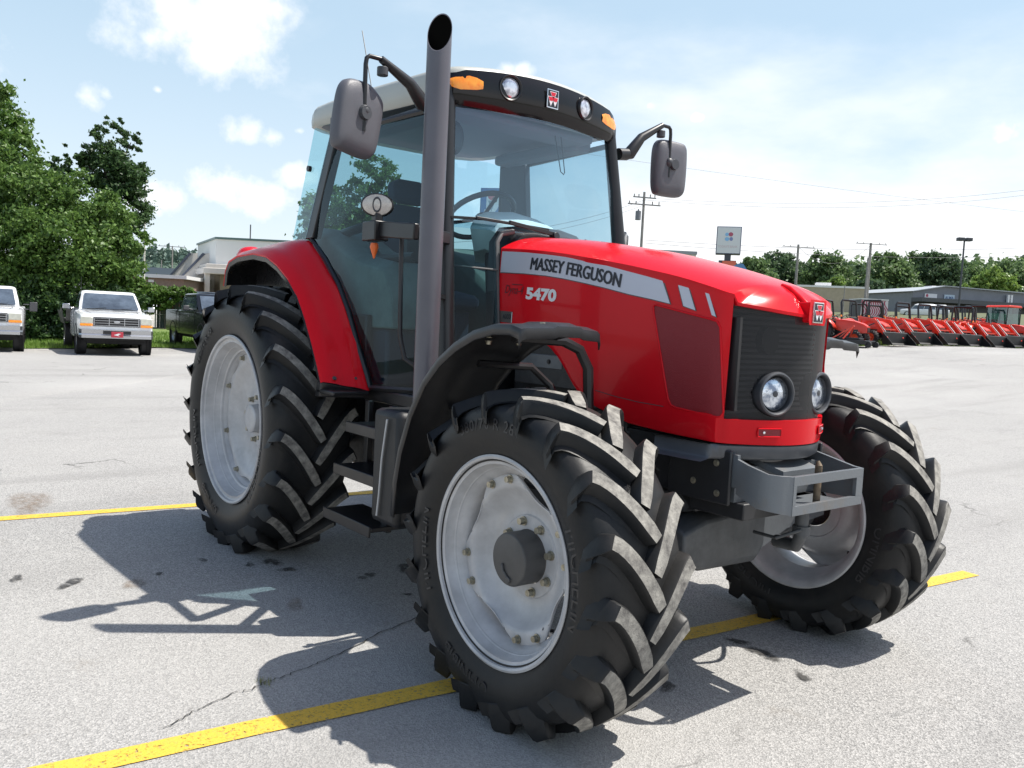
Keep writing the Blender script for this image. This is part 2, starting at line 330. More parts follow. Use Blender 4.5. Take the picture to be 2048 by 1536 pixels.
# painted bay lines
LA=1.4613; nA=np.array([-math.sin(LA),math.cos(LA)]); dA=np.array([math.cos(LA),math.sin(LA)])
def paint():
    m=mat('yellow_paint',(.66,.41,.045),.75,nscale=60,ncol=(.50,.35,.08),nthr=(.5,.75),bump=.8,bscale=120)
    t=m.node_tree; bb=t.nodes['Principled BSDF']; c=t.nodes.new('ShaderNodeTexCoord'); n=t.nodes.new('ShaderNodeTexNoise'); n.inputs['Scale'].default_value=70; n.inputs['Detail'].default_value=6; n.inputs['Roughness'].default_value=.8
    t.links.new(c.outputs['Object'],n.inputs['Vector']); r=t.nodes.new('ShaderNodeMapRange'); r.inputs[1].default_value=.37; r.inputs[2].default_value=.45; t.links.new(n.outputs['Fac'],r.inputs[0]); t.links.new(r.outputs[0],bb.inputs['Alpha'])
    return m
YEL=paint()
def bayline(off0,off1,t0,t1,name):
    b=MB(); n=40; rows=[]
    for e in(0,1):
        r=[]
        for i in range(n+1):
            t=t0+(t1-t0)*i/n; o=(off0,off1)[e]+random.uniform(-.004,.004); p=nA*o+dA*t; r.append((p[0],p[1],.004+hgt(p[0],p[1])))
        rows.append(r)
    b.grid(rows)
    return b.build(name,YEL,kind='structure')
# end of line A at pixel (1940,1147)
bayline(.136,.248,-5.2,2.66,'bay_line'); bayline(3.636,3.748,-7.5,2.6,'bay_line')
# oil stains and patches lying on the asphalt
def stainmat(name,col,a):
    m=mat(name,col,.7); t=m.node_tree; b_=t.nodes['Principled BSDF']; c=t.nodes.new('ShaderNodeTexCoord'); n=t.nodes.new('ShaderNodeTexNoise'); n.inputs['Scale'].default_value=22; n.inputs['Detail'].default_value=6; n.inputs['Roughness'].default_value=.7; t.links.new(c.outputs['Object'],n.inputs['Vector'])
    r=t.nodes.new('ShaderNodeMapRange'); r.inputs[1].default_value=.36; r.inputs[2].default_value=.62; r.inputs[4].default_value=a
    # fades out towards the rim of the blot (vertex attribute), as soaked oil does
    at_=t.nodes.new('ShaderNodeAttribute'); at_.attribute_name='rim'; mu=t.nodes.new('ShaderNodeMath'); mu.operation='MULTIPLY'; t.links.new(n.outputs['Fac'],r.inputs[0]); t.links.new(r.outputs[0],mu.inputs[0]); t.links.new(at_.outputs['Fac'],mu.inputs[1]); t.links.new(mu.outputs[0],b_.inputs['Alpha']); return m
STN=stainmat('oil_stain',(.05,.048,.046),1.5)
STN2=stainmat('rust_stain',(.22,.16,.11),.6)
def blot(u,v,r,m,asp=1.6):
    D=CF+CR*(u-W0/2)/FPX-CU*(v-H0/2)/FPX; s=-CC[2]/D[2]; g=CC+D*s
    b=MB(); n=26; ph=[random.uniform(0,6.3) for _ in range(3)]; a0=random.uniform(0,3)
    ring=[]
    for k in range(n):
        t=2*PI*k/n; rr=r*(1+.22*math.sin(2*t+ph[0])+.14*math.sin(3*t+ph[1])+.08*math.sin(5*t+ph[2])); x=rr*math.cos(t)*asp; y=rr*math.sin(t)
        ring.append((g[0]+x*math.cos(a0)-y*math.sin(a0),g[1]+x*math.sin(a0)+y*math.cos(a0),.0045))
    cg=(g[0],g[1],.0045); mid=[tuple(np.array(cg)+(np.array(q)-np.array(cg))*.62) for q in ring]
    b.add(ring+mid+[cg],[(k,(k+1)%n,n+(k+1)%n,n+k) for k in range(n)]+[(n+k,n+(k+1)%n,2*n) for k in range(n)]); return b
for i,(u,v,r,m,asp) in enumerate([(142,1167,.05,STN,1.8),(33,1158,.035,STN,1.7),(270,1168,.06,STN2,1.8),(405,1121,.03,STN,1.3),(318,1148,.02,STN,1.3),(545,1125,.05,STN,1.6),(575,1140,.04,STN,1.4),(500,1130,.03,STN,1.5),
    (725,1157,.025,STN,1.4),(812,1137,.06,STN,1.5),(740,1150,.03,STN,1.5),(815,1190,.025,STN,1.2),(1476,1284,.04,STN,1.5),(1605,1353,.035,STN,1.6),(1335,1375,.04,STN,1.3),(1525,1308,.05,STN,1.8),(60,1005,.16,STN2,2.6),(1880,1283,.006,STN2,1.2),(380,1420,.008,STN,1.2),(590,1210,.05,STN2,2.)]):
    o=blot(u,v,r,m,asp).build('stain',m,kind='structure'); at_=o.data.attributes.new('rim','FLOAT','POINT'); at_.data.foreach_set('value',[0.]*26+[.8]*26+[1.])
# long narrow crack running up to the weed
b=MB()
def g2(u,v):
    D=CF+CR*(u-W0/2)/FPX-CU*(v-H0/2)/FPX; s=-CC[2]/D[2]; return CC+D*s
pts=[(318,1460),(345,1452),(378,1430),(405,1416),(440,1400),(470,1388),(500,1381),(530,1366),(560,1358),(600,1343),(640,1327),(700,1300),(760,1268),(800,1252),(850,1230)]
pp=[g2(*p) for p in pts]; ext=[]
for a,c in zip(pp[:-1],pp[1:]):
    for k in range(5):
        q=a+(c-a)*k/5; ext.append(q+np.array([random.uniform(-.008,.008),random.uniform(-.008,.008),0]))
L1=[];L2=[]
for i,q in enumerate(ext):
    w_=.0010+.0010*random.random()+.0008*i/len(ext); L1.append((q[0]-w_,q[1]-w_,.0055)); L2.append((q[0]+w_,q[1]+w_,.0055))
b.grid([L1,L2]); b.build('crack',mat('crack_dirt',(.05,.046,.04),.95),kind='structure')
# ================================================================== THE TRACTOR
TR=empty('tractor',(0,0,0),label='large red cab tractor with silver wheels and upright grey exhaust in the foreground',cat='tractor')
WB=2.696
def tyre_mb(Rt,lugh,prof,nlug,wt,side_dir,lugw,zc):
    """wheel centre at origin; axle along y; lug direction for forward = +x"""
    b=MB(); n=120
    half=prof; full=[(-y,r) for y,r in reversed(half[1:])]+half
    vs=[];fs=[]
    for y,r in full:
        for k in range(n): t=2*PI*k/n; vs.append((r*math.cos(t),y,r*math.sin(t)))
    for i in range(len(full)-1):
        for k in range(n): k2=(k+1)%n; fs.append((i*n+k,i*n+k2,(i+1)*n+k2,(i+1)*n+k))
    b.add(vs,fs,0)
    ys=[p[0] for p in half]; rs=[p[1] for p in half]
    im=int(np.argmax(ys))+1
    carc=lambda y: float(np.interp(abs(y),ys[:im],rs[:im]))
    Delta=.235/ Rt*(wt/.18)
    for s in(-1,1):
        for k in range(nlug):
            ph0=2*PI*(k+(.5 if s>0 else 0))/nlug
            st=[]
            for i in range(9):
                t=i/8; y=-.012+t*(wt-.004+.012); st.append((t,y,carc(y)-.006,y,Rt-.014*(y/wt)**2,1.,1 if i>0 else 1))
            y=wt; 
            st.append((1.02,wt+.000,carc(wt)-.010,wt+.006,Rt-.022,1.1,0))
            st.append((1.04,wt+.003,carc(wt+.003)-.012,wt+.013,Rt-.042,1.2,0))
            st.append((1.06,wt+.006,Rt-.085,wt+.0165,Rt-.068,1.32,0))
            st.append((1.07,wt+.010,Rt-.112,wt+.0185,Rt-.100,1.45,0))
            st.append((1.08,wt+.012,Rt-.132,wt+.0150,Rt-.128,1.5,0))
            # path positions
            P=[]
            for (t,yb,rb,yt,rt,wf,tm) in st:
                ph=ph0+Delta*(max(0,1-t)**1.32)
                P.append((ph,yb,rb,yt,rt,wf,tm))
            mid=[np.array([ (p[2])*math.sin(p[0])*0+p[2]*math.cos(-p[0]), s*p[1], p[2]*math.sin(-p[0])]) for p in P]
            rings=[];
            for i,p in enumerate(P):
                j0=max(i-1,0); j1=min(i+1,8) if i<8 else 8
                if i>=8: j0,j1=7,8
                T=mid[j1]-mid[j0]; T/=np.linalg.norm(T)
                er=np.array([math.cos(-p[0]),0,math.sin(-p[0])]); B=np.cross(T,er); B/=np.linalg.norm(B)
                base=er*p[2]+np.array([0,s*p[1],0]); top=er*p[4]+np.array([0,s*p[3],0])
                wb=lugw*.92*p[5]; wtp=lugw*.44*p[5]
                if i==0: wtp*=.8
                d=(top-base)
                rings.append([base-B*wb, base+d*.12-B*(wtp*1.28), base+d*.9-B*wtp*1.02, top-B*wtp*.86, top+B*wtp*.86, base+d*.9+B*wtp*1.02, base+d*.12+B*(wtp*1.28), base+B*wb])
            vs=[q for r in rings for q in r]; fs=[];ms=[]
            for i in range(len(rings)-1):
                for k2 in range(7):
                    fs.append((i*8+k2,i*8+k2+1,(i+1)*8+k2+1,(i+1)*8+k2)); ms.append(1 if (k2==3 and i<8) else 0)
            fs.append(tuple(range(8))); ms.append(0); fs.append(tuple((len(rings)-1)*8+q for q in reversed(range(8)))); ms.append(0)
            b.add(vs,fs,ms)
    # ground contact
    out=[]
    for (x,y,z) in b.v:
        lim=-zc+.003
        if z<lim+.05:
            k=max(0,min(1,(lim+.05-z)/.08)); y=y*(1+.03*k)
        out.append((x,y,max(z,lim)))
    b.v=out; return b
def ring_text(mb,s,yface,r,height,th0,outward=-1,th_sp=None,bold=.0,squeeze=.9):
    """characters around the axle, seen from -y; clockwise; th0 start angle (deg) from top"""
    th=math.radians(th0)
    for ch in s:
        if ch==' ': th+=height*.45/r; continue
        vs,fs=textmesh(ch,bold,0,.0,2)
        if not len(vs): continue
        x0,x1=vs[:,0].min(),vs[:,0].max(); y1=.72
        wch=(x1-x0)/y1*height*squeeze
        thc=th+wch/2/r
        pv=[];n=len(vs)
        for layer,dy in((0,0.),(1,.0022)):
            for p in vs:
                xx=((p[0]-x0)/(x1-x0)-.5)*wch; yy=p[1]/y1*height; tt=thc+xx/(r+yy)
                pv.append(((r+yy)*math.sin(tt),yface-dy,(r+yy)*math.cos(tt)))
        F=[tuple(i+n for i in f) for f in fs]
        # side walls from boundary edges
        ed={}
        for f in fs:
            for a,c in zip(f,f[1:]+f[:1]):
                ed[(a,c)]=1
        S=[(a,c,c+n,a+n) for (a,c) in ed if (c,a) not in ed]
        mb.add(pv,F+S,0); th+= (wch+height*.16)/r
def bolt_mb(c,ax,r,h):
    b=MB(); b.lathe([(0,r*1.35),(h*.25,r*1.35),(h*.26,r),(h,r*.95),(h,0.001)],c,ax,n=6 if False else 12); 
    return b
def disc_mb(rfun,prof,n=144,th=.008):
    """prof: (frac 0..1 from edge to centre radius list) ; rfun(theta) outer radius ; prof list (r,a) for inner part"""
    b=MB(); rows=[]
    for j,(r,a) in enumerate(prof):
        row=[]
        for k in range(n):
            t=2*PI*k/n; ro=rfun(t); rr=min(r,ro) if j>1 else (ro if j==0 else min(ro-.004,r))
            row.append((rr*math.sin(t),-a,rr*math.cos(t)))
        rows.append(row)
    # back lip
    back=[(x*1.0,y+th,z*1.0) for x,y,z in rows[0]]
    rows=[back]+rows
    m=len(rows); vs=[p for r in rows for p in r]; fs=[]
    for i in range(m-1):
        for k in range(n): k2=(k+1)%n; fs.append((i*n+k,(i+1)*n+k,(i+1)*n+k2,i*n+k2))
    b.add(vs,fs); return b
FR_PROF=[(0,.580),(.05,.579),(.10,.575),(.14,.568),(.17,.556),(.186,.535),(.194,.505),(.198,.48),(.195,.455),(.188,.43),(.178,.405),(.168,.388),(.165,.372),(.16,.36)]
RE_PROF=[(0,.775),(.07,.773),(.13,.767),(.18,.758),(.212,.742),(.232,.712),(.243,.675),(.247,.64),(.243,.60),(.234,.57),(.222,.54),(.212,.52),(.209,.505),(.2,.49)]
def flip_front(mb): return mb
# ---- front wheel (right one; the left is its mirror image)
zf=.585
ft=tyre_mb(.622,.04,FR_PROF,18,.178,1,.062,zf)
rt_=tyre_mb(.825,.045,RE_PROF,20,.222,1,.062,.775)
yo=.17
def rim_f(o=1):
    b=MB()
    b.lathe([(.160,.366),(.172,.368),(.176,.376),(.172,.384),(.166,.383),(.163,.372),(.158,.357),(.150,.352),(.128,.349),(.124,.347),(.119,.334),(.114,.331),(.098,.329),(.094,.327),(.088,.314),(.083,.311),(.060,.310),(.035,.309),(-.035,.305),(-.055,.315),(-.08,.335),(-.15,.349),(-.158,.358),(-.163,.372),(-.166,.383),(-.172,.384),(-.176,.376),(-.172,.366),(-.150,.340),(-.08,.326),(-.05,.300),(-.035,.300),(.05,.304),(.083,.306),(.10,.322),(.13,.343),(.155,.349),(.160,.366)],n=112)
    return b
def lobes(n,off,R0_,cut,half):
    def f(t):
        d=((t-off+PI/n)%(2*PI/n))-PI/n   # angle from nearest lobe centre
        if abs(d)<half: return R0_
        dm=PI/n; x=(abs(d)-half)/(dm-half)
        return R0_-cut*math.sin(x*PI/2)**1.0
    return f
f_disc=disc_mb(lobes(4,math.radians(-20),.306,.050,math.radians(17)),[(.306,.083),(.300,.086),(.272,.086),(.262,.083),(.252,.074),(.235,.05),(.21,.030),(.185,.018),(.165,.012),(.155,.014),(.15,.020),(.10,.020)])
hub=MB(); hub.lathe([(.015,.098),(.105,.098),(.113,.094),(.115,.088),(.115,.0005)],n=56)
hub.lathe([(.115,.012),(.124,.012),(.124,.0005)],c=(.01,-.0,-.072),ax=(0,-1,0),n=14); hub.tube([(.012,-.118,-.072),(-.022,-.120,-.045),(-.03,-.120,-.02)],.006,8)
def axle_wheel(name,y,x,zc,tyre,rim,disc,hubmb,disc_bolts,hub_bolts,texts,valve,mirror):
    """parts: rim (carries disc) > tyre, disc, hub, bolts"""
    sgn=-1 if not mirror else 1
    T=lambda mb: (mb.mir(1) if mirror else mb).xf(np.eye(3),(x,sgn*abs(y),zc))
    r=T(rim).build(name,SILV,TR,ang=40)
    T2=tyre.xf(np.eye(3),(x,sgn*abs(y),zc)); T2.build('tyre',[RUB,LUGT],r,ang=32)
    T(disc).build('wheel_disc',SILV,r,ang=30)
    T(hubmb).build('hub',mat('hub_grey',(.085,.082,.080),.5,nscale=9,namt=.2) if name=='front_wheel' else SILV,r,ang=40,bevel=.002)
    first=None
    for (rr,th,a,br,bh) in disc_bolts+hub_bolts:
        t=math.radians(th); c=(rr*math.sin(t),-a,rr*math.cos(t))
        T(bolt_mb(c,(0,-1,0),br,bh)).build('bolt',BOLTM,r,ang=25)
    for (s,yf,rr,h,th,sq) in texts:
        b=MB(); ring_text(b,s,yf,rr,h,th,squeeze=sq); b.xf(np.eye(3),(x,sgn*abs(y),zc)).build('lettering',SIDEL,r,smooth=False)
    v=MB(); v.tube(valve,.006,8); T(v).build('valve_stem',BLK,r)
    return r
fb=[(.288,-20+90*k+e,.086,.012,.022) for k in range(4) for e in(-11,11)]
fh_=[(.130,-15+45*k,.020,.013,.026) for k in range(8)]
FTX=[('380/70 R 28',-.1965,.475,.042,-26,1.0),('MICHELIN',-.1925,.425,.058,62,.9),('MICHELIN',-.1925,.425,.058,-118,.9),('OMNIBIB',-.1945,.437,.050,178,1.05)]
axle_wheel('front_wheel',.925,0,zf,ft,rim_f(),f_disc,hub,fb,fh_,FTX,[(.19,-.05,-.215),(.172,-.085,-.205)],False)
axle_wheel('front_wheel',.925,0,zf,ft,rim_f(),f_disc,hub,fb,fh_,[('OMNIBIB',-.1945,.437,.050,88,1.05),('MICHELIN',-.1925,.425,.058,190,.9),('380/70 R 28',-.1965,.475,.042,-50,1.0)],[(.19,-.05,-.215),(.172,-.085,-.205)],True)
# ---- rear wheels
rr=MB()
rr.lathe([(.205,.492),(.222,.496),(.227,.506),(.222,.514),(.214,.513),(.210,.500),(.205,.482),(.198,.476),(.170,.470),(.165,.468),(.158,.450),(.153,.447),(.130,.444),(.126,.441),(.118,.422),(.112,.419),(.07,.415),(.02,.41),(-.04,.405),(-.07,.43),(-.12,.455),(-.205,.482),(-.210,.5),(-.214,.513),(-.222,.514),(-.227,.506),(-.222,.49),(-.2,.47),(-.12,.445),(-.06,.418),(-.04,.388),(.06,.392),(.09,.405),(.115,.428),(.16,.452),(.205,.47),(.205,.492)],n=112)
r_disc=disc_mb(lobes(8,math.radians(-18),.402,.026,math.radians(9)),[(.402,.088),(.396,.091),(.368,.091),(.352,.088),(.335,.075),(.29,.052),(.23,.036),(.19,.030),(.175,.034),(.165,.040),(.09,.040)])
rhub=MB(); rhub.lathe([(.03,.088),(.085,.086),(.09,.08),(.092,.06),(.092,.0005)],n=40)
rb_=[(.385,-18+45*k,.091,.013,.024) for k in range(8)]; rh_=[(.135,10+45*k,.04,.014,.028) for k in range(8)]
RTX=[('480/70 R 38',-.2455,.585,.045,-60,1.0),('MICHELIN',-.241,.56,.065,100,.95),('MICHELIN',-.241,.56,.065,-128,.95),('OMNIBIB',-.2435,.575,.055,-170,1.)]
axle_wheel('rear_wheel',.879,-WB,.775,rt_,rr,r_disc,rhub,rb_,rh_,RTX,[(.26,-.06,.2),(.25,-.1,.19)],False)
axle_wheel('rear_wheel',.879,-WB,.775,rt_,rr,r_disc,rhub,rb_,rh_,RTX[:1],[(.26,-.06,.2),(.25,-.1,.19)],True)
# ---- bonnet ------------------------------------------------------
XS=[-1.03,-.9,-.68,-.43,-.14,.06,.2,.3]
def ztop(x): return float(np.interp(x,[-1.3,-1.03,-.75,-.57,-.2,.12,.345,.443,.50,.54],[1.905,1.893,1.87,1.848,1.79,1.716,1.650,1.606,1.558,1.515]))
def ztops(x): return (ztop(x-.06)+ztop(x)+ztop(min(x+.06,.54)))/3
HWY=.352
def outline(nf=14,nc=6):
    """right side outline from rear to front centre: (x,y,isfront)"""
    P=[(x,HWY-.006*max(0,(-x-.4))) for x in np.linspace(-1.03,.30,24)]
    cx,cy,r=.30,HWY-.07,.07
    yb=np.linspace(.295,0,nf)
    xf=lambda y:.508-1.2*y*y
    # blend corner from (.30,.352) to (xf(.295)=.4036,.295)
    p0=np.array([.30,HWY]); p3=np.array([xf(.295),.295]); 
    for i in range(1,nc+1):
        t=i/(nc+1); c1=np.array([.36,HWY+.001]); c2=np.array([.388,.322]); q=(1-t)**3*p0+3*(1-t)**2*t*c1+3*(1-t)*t*t*c2+t**3*p3; P.append(tuple(q))
    for y in yb: P.append((xf(y),y))
    return P
OL=outline()
def drop(x,y):
    # edge height below the crown line
    base=float(np.interp(x,[-1.03,-.2,.2,.35,.42,.46,.51],[.082,.076,.058,.052,.044,.030,.0])); return base
def zedge(x,y): 
    return min(ztops(x)-drop(x,y), 1.8+10) if x<.38 else float(np.interp(y,[0,.15,.25,.30,.34],[1.520,1.532,1.545,1.552,1.560]))
def zbot(x): return float(np.interp(x,[-1.03,-.85,-.81,-.70,-.603,-.528,-.465,-.40,-.33,-.1,.1,.3,.5],[1.385,1.385,1.381,1.367,1.325,1.26,1.185,1.13,1.10,1.045,1.033,1.028,1.022]))
# grille opening in outline index / height space
iG0=next(i for i,p in enumerate(OL) if p[0]>.365)       # where the grille starts on the corner
GZ0,GZ1=1.118,None
full=[(x,-y) for x,y in OL]+[(x,y) for x,y in reversed(OL[:-1])]   # right rear -> front -> left rear
nF=len(full); iGa=iG0; iGb=nF-1-iG0
def wall_z(i):
    x,y=full[i]; zb=zbot(x); ze=zedge(x,abs(y)); 
    lv=[zb,zb+.018]
    zt=ze-.012
    lv+= list(np.linspace(max(zb+.03,GZ0),zt,9)); lv.append(ze); return lv
hood=MB(); rows=[]
for i,(x,y) in enumerate(full):
    lv=wall_z(i); row=[]
    for j,z in enumerate(lv):
        # slight tumblehome and barrel in the side wall, nose rakes back towards the bottom
        tz=(z-lv[0])/(lv[-1]-lv[0]); k=.010*(1-tz)**2 if x>.35 else .006*(1-(2*tz-1)**2)-.012*max(0,tz-.8)*5*.2
        yy=y+(math.copysign(k,y) if x<=.35 else -math.copysign(0,y)); xx=x-(.012*(1-tz) if x>.35 else 0)
        if j==0: yy*=.985; 
        row.append((xx,yy,z))
    rows.append(row)
nl=len(rows[0]); vs=[p for r in rows for p in r]; fs=[]
for i in range(nF-1):
    for j in range(nl-1):
        if iGa<=i<iGb and 2<=j<nl-2: continue
        fs.append((i*nl+j,(i+1)*nl+j,(i+1)*nl+j+1,i*nl+j+1))
hood.add(vs,fs,0)
# reveal of the opening, 2.5 cm deep
def inset(p,d=.028):
    x,y,z=p; return (x-d,y*(1-.03),z)
for i in range(iGa,iGb):
    for j in (2,nl-2):
        a=rows[i][j]; c=rows[i+1][j]; f=[a,c,inset(c),inset(a)]; hood.add(f,[(0,1,2,3)] if j!=2 else [(3,2,1,0)],0)
for i in (iGa,iGb):
    for j in range(2,nl-2):
        a=rows[i][j]; c=rows[i][j+1]; hood.add([a,c,inset(c),inset(a)],[(0,1,2,3)] if i!=iGa else [(3,2,1,0)],0)
# top skin
nr=len(OL); tops=[]
for i,(x,y) in enumerate(OL):
    ze=rows[i][-1]; e=abs(ze[1]); zc=ztops(x) if x<.40 else None
    zcr=max(ztops(x),ze[2]+.002) if x<.44 else float(np.interp(x,[.44,.508],[ztops(.44),1.520]))
    row=[]
    for k in range(21):
        f=-1+2*k/20; f2=math.copysign(1-(1-abs(f))**1.25,f)
        z=ze[2]+(zcr-ze[2])*(1-abs(f2)**2.6)
        row.append((ze[0],f2*e,z))
    tops.append(row)
# centre rib towards the badge
hood.grid(tops,0)
hb=hood.build('bonnet',[RED],TR,ang=38,solid=.0)
# grille skin (set back) and the radiator slats behind it
gr=MB(); grow=[]
for i in range(iGa,iGb+1):
    grow.append([inset(rows[i][j],.016) for j in range(2,nl-1)])
G=np.array(grow); 
def ups(G,k):
    n=G.shape[0]; t=np.linspace(0,n-1,(n-1)*k+1); i=np.minimum(t.astype(int),n-2); f_=(t-i)[:,None,None]; return G[i]*(1-f_)+G[i+1]*f_
G=ups(G,5); G=ups(G.transpose(1,0,2),9).transpose(1,0,2); gn_,gm_=G.shape[:2]; fcs=[]
for i in range(gn_-1):
    for j in range(gm_-1):
        c_=(G[i,j]+G[i+1,j+1])/2
        if math.hypot(abs(c_[1])-.153,c_[2]-1.218)<.083: continue
        fcs.append((i*gm_+j,i*gm_+j+1,(i+1)*gm_+j+1,(i+1)*gm_+j))
gr.add(G.reshape(-1,3),fcs); gg=gr.build('grille',GRM,TR,ang=60)
sl=MB()
for k in range(19):
    z=1.135+k*.0215; sl.box(.335,.345,-.29,.29,z,z+.011)
sl.build('radiator_slats',mat('slat_grey',(.22,.22,.235),.5),gg)
bk=MB(); bk.box(.30,.305,-.33,.33,1.06,1.53); bk.box(.31,.40,-.315,-.30,1.15,1.5); bk.lathe([(0,.055),(.03,.055),(.03,.001)],c=(.40,-.16,1.42),ax=(1,0,0),n=20); bk.build('radiator_panel',BLK,gg)
# headlamps
def lampunit(yc,zc,xc,R_out,R_in):
    b=MB(); nrm_=np.array([1,(1.7 if yc<0 else .3)*yc,.0]); nrm_/=np.linalg.norm(nrm_); b.lathe([(-.05,R_out*.9),(-.002,R_out),(.005,R_out*.97),(.008,R_out*.9),(.004,R_out*.84),(-.022,R_in*1.10),(-.026,R_in*1.0)],c=(xc,yc,zc),ax=nrm_,n=48)
    c=MB(); prof=[]
    for k in range(7): t=k/6*PI/2; prof.append((-.022+.016*math.sin(t),R_in*math.cos(t)*1.0+.0003))
    c.lathe(prof,c=(xc,yc,zc),ax=nrm_,n=40); c.lathe([(-.0055,.012),(-.0045,.009),(-.0035,.0005)],c=(xc,yc,zc),ax=nrm_,n=16,m=1); c.lathe([(-.020,R_in*1.02),(-.008,R_in*.99),(-.020,R_in*.95)],c=(xc,yc,zc),ax=nrm_,n=40,m=1); return b,c
for s in(-1,1):
    b,c=lampunit(s*.150,1.218,.4655,.086,.063)
    h=b.build('headlight',DKG,TR,ang=40); c.build('lens',[LENSW,DKG],h,ang=60)
# marker recess in the lower red band, drawn flat; darker red paints its shade
for s in(-1,1):
    b=MB(); x0=lambda y:.508-1.2*y*y-.012
    A=[(y,z) for y,z in ((.125,1.052),(.225,1.052),(.225,1.09),(.125,1.09))]
    b.grid([[(x0(y)+.0068,s*y,z) for z in (1.056,1.087)] for y in np.linspace(.13,.22,6)],1)
    b.tube([(x0(y)+.0068,s*y,z) for y,z in ((.13,1.056),(.16,1.056),(.19,1.056),(.22,1.056),(.222,1.070),(.22,1.087),(.19,1.087),(.16,1.087),(.13,1.087),(.128,1.07),(.13,1.056),(.15,1.056))],.003,6,caps=False)
    p=b.build('marker_recess',[RED,REDI],TR)
    c=MB(); c.lathe([(0,.006),(.004,.005),(.005,.0005)],c=(x0(.2)+.007,s*.2,1.072),ax=(1,s*.4,0),n=12); c.build('screw',CHR,p)
# badge
def emblem(origin,rt,up,nm,size,parent):
    o=np.array(origin,float); rt=np.array(rt,float); up=np.array(up,float); nm=np.array(nm,float)
    f=lambda h:(lambda a,c:o+rt*a*size+up*c*size+nm*h)
    b=MB(); b.prism([(-.5,-.62),(.5,-.62),(.5,.62),(-.5,.62)],f(0),f(.004),0)
    p=b.build('badge',CHR,parent,bevel=.001)
    b=MB(); b.prism([(-.455,-.575),(.455,-.575),(.455,.575),(-.455,.575)],f(.003),f(.0052),0)
    def tri(cx,cy,s_,bb):   # white triangle, red upper part
        top=cy+.21*s_; bot=cy-.36*s_
        bb.prism([(cx-.27*s_,top),(cx+.27*s_,top),(cx,bot)],f(.005),f(.0062),1)
        bb.prism([(cx-.21*s_,top-.04),(cx+.21*s_,top-.04),(cx+.12*s_,top-.26*s_),(cx-.12*s_,top-.26*s_)],f(.006),f(.0070),2)
    tri(0,.24,1.15,b); tri(-.195,-.10,1.15,b); tri(.195,-.10,1.15,b)
    b.build('badge_face',[INK,WHT,mat('badge_red',(.55,.01,.03),.3)],p,smooth=False)
    return p
# raised red nose boss with the badge
b=MB(); secs=[]
for x,z,wd,h in ((.36,1.648,.022,.001),(.41,1.628,.032,.006),(.46,1.592,.040,.008),(.500,1.562,.046,.008),(.516,1.545,.046,.006)):
    secs.append([(x,-wd,z-.02),(x,-wd*.92,z+h),(x,wd*.92,z+h),(x,wd,z-.02)])
b.loft(secs,closed=True)
b.prism([(-.046,1.494),(.046,1.494),(.050,1.505),(.047,1.574),(-.047,1.574),(-.050,1.505)],lambda a,c:(.46,a,c),lambda a,c:(.520,a,c),0)
nb=b.build('bonnet_nose',RED,hb,bevel=.008)
emblem((.5205,0,1.534),(0,1,0),(0,0,1),(1,0,0),.062,nb)
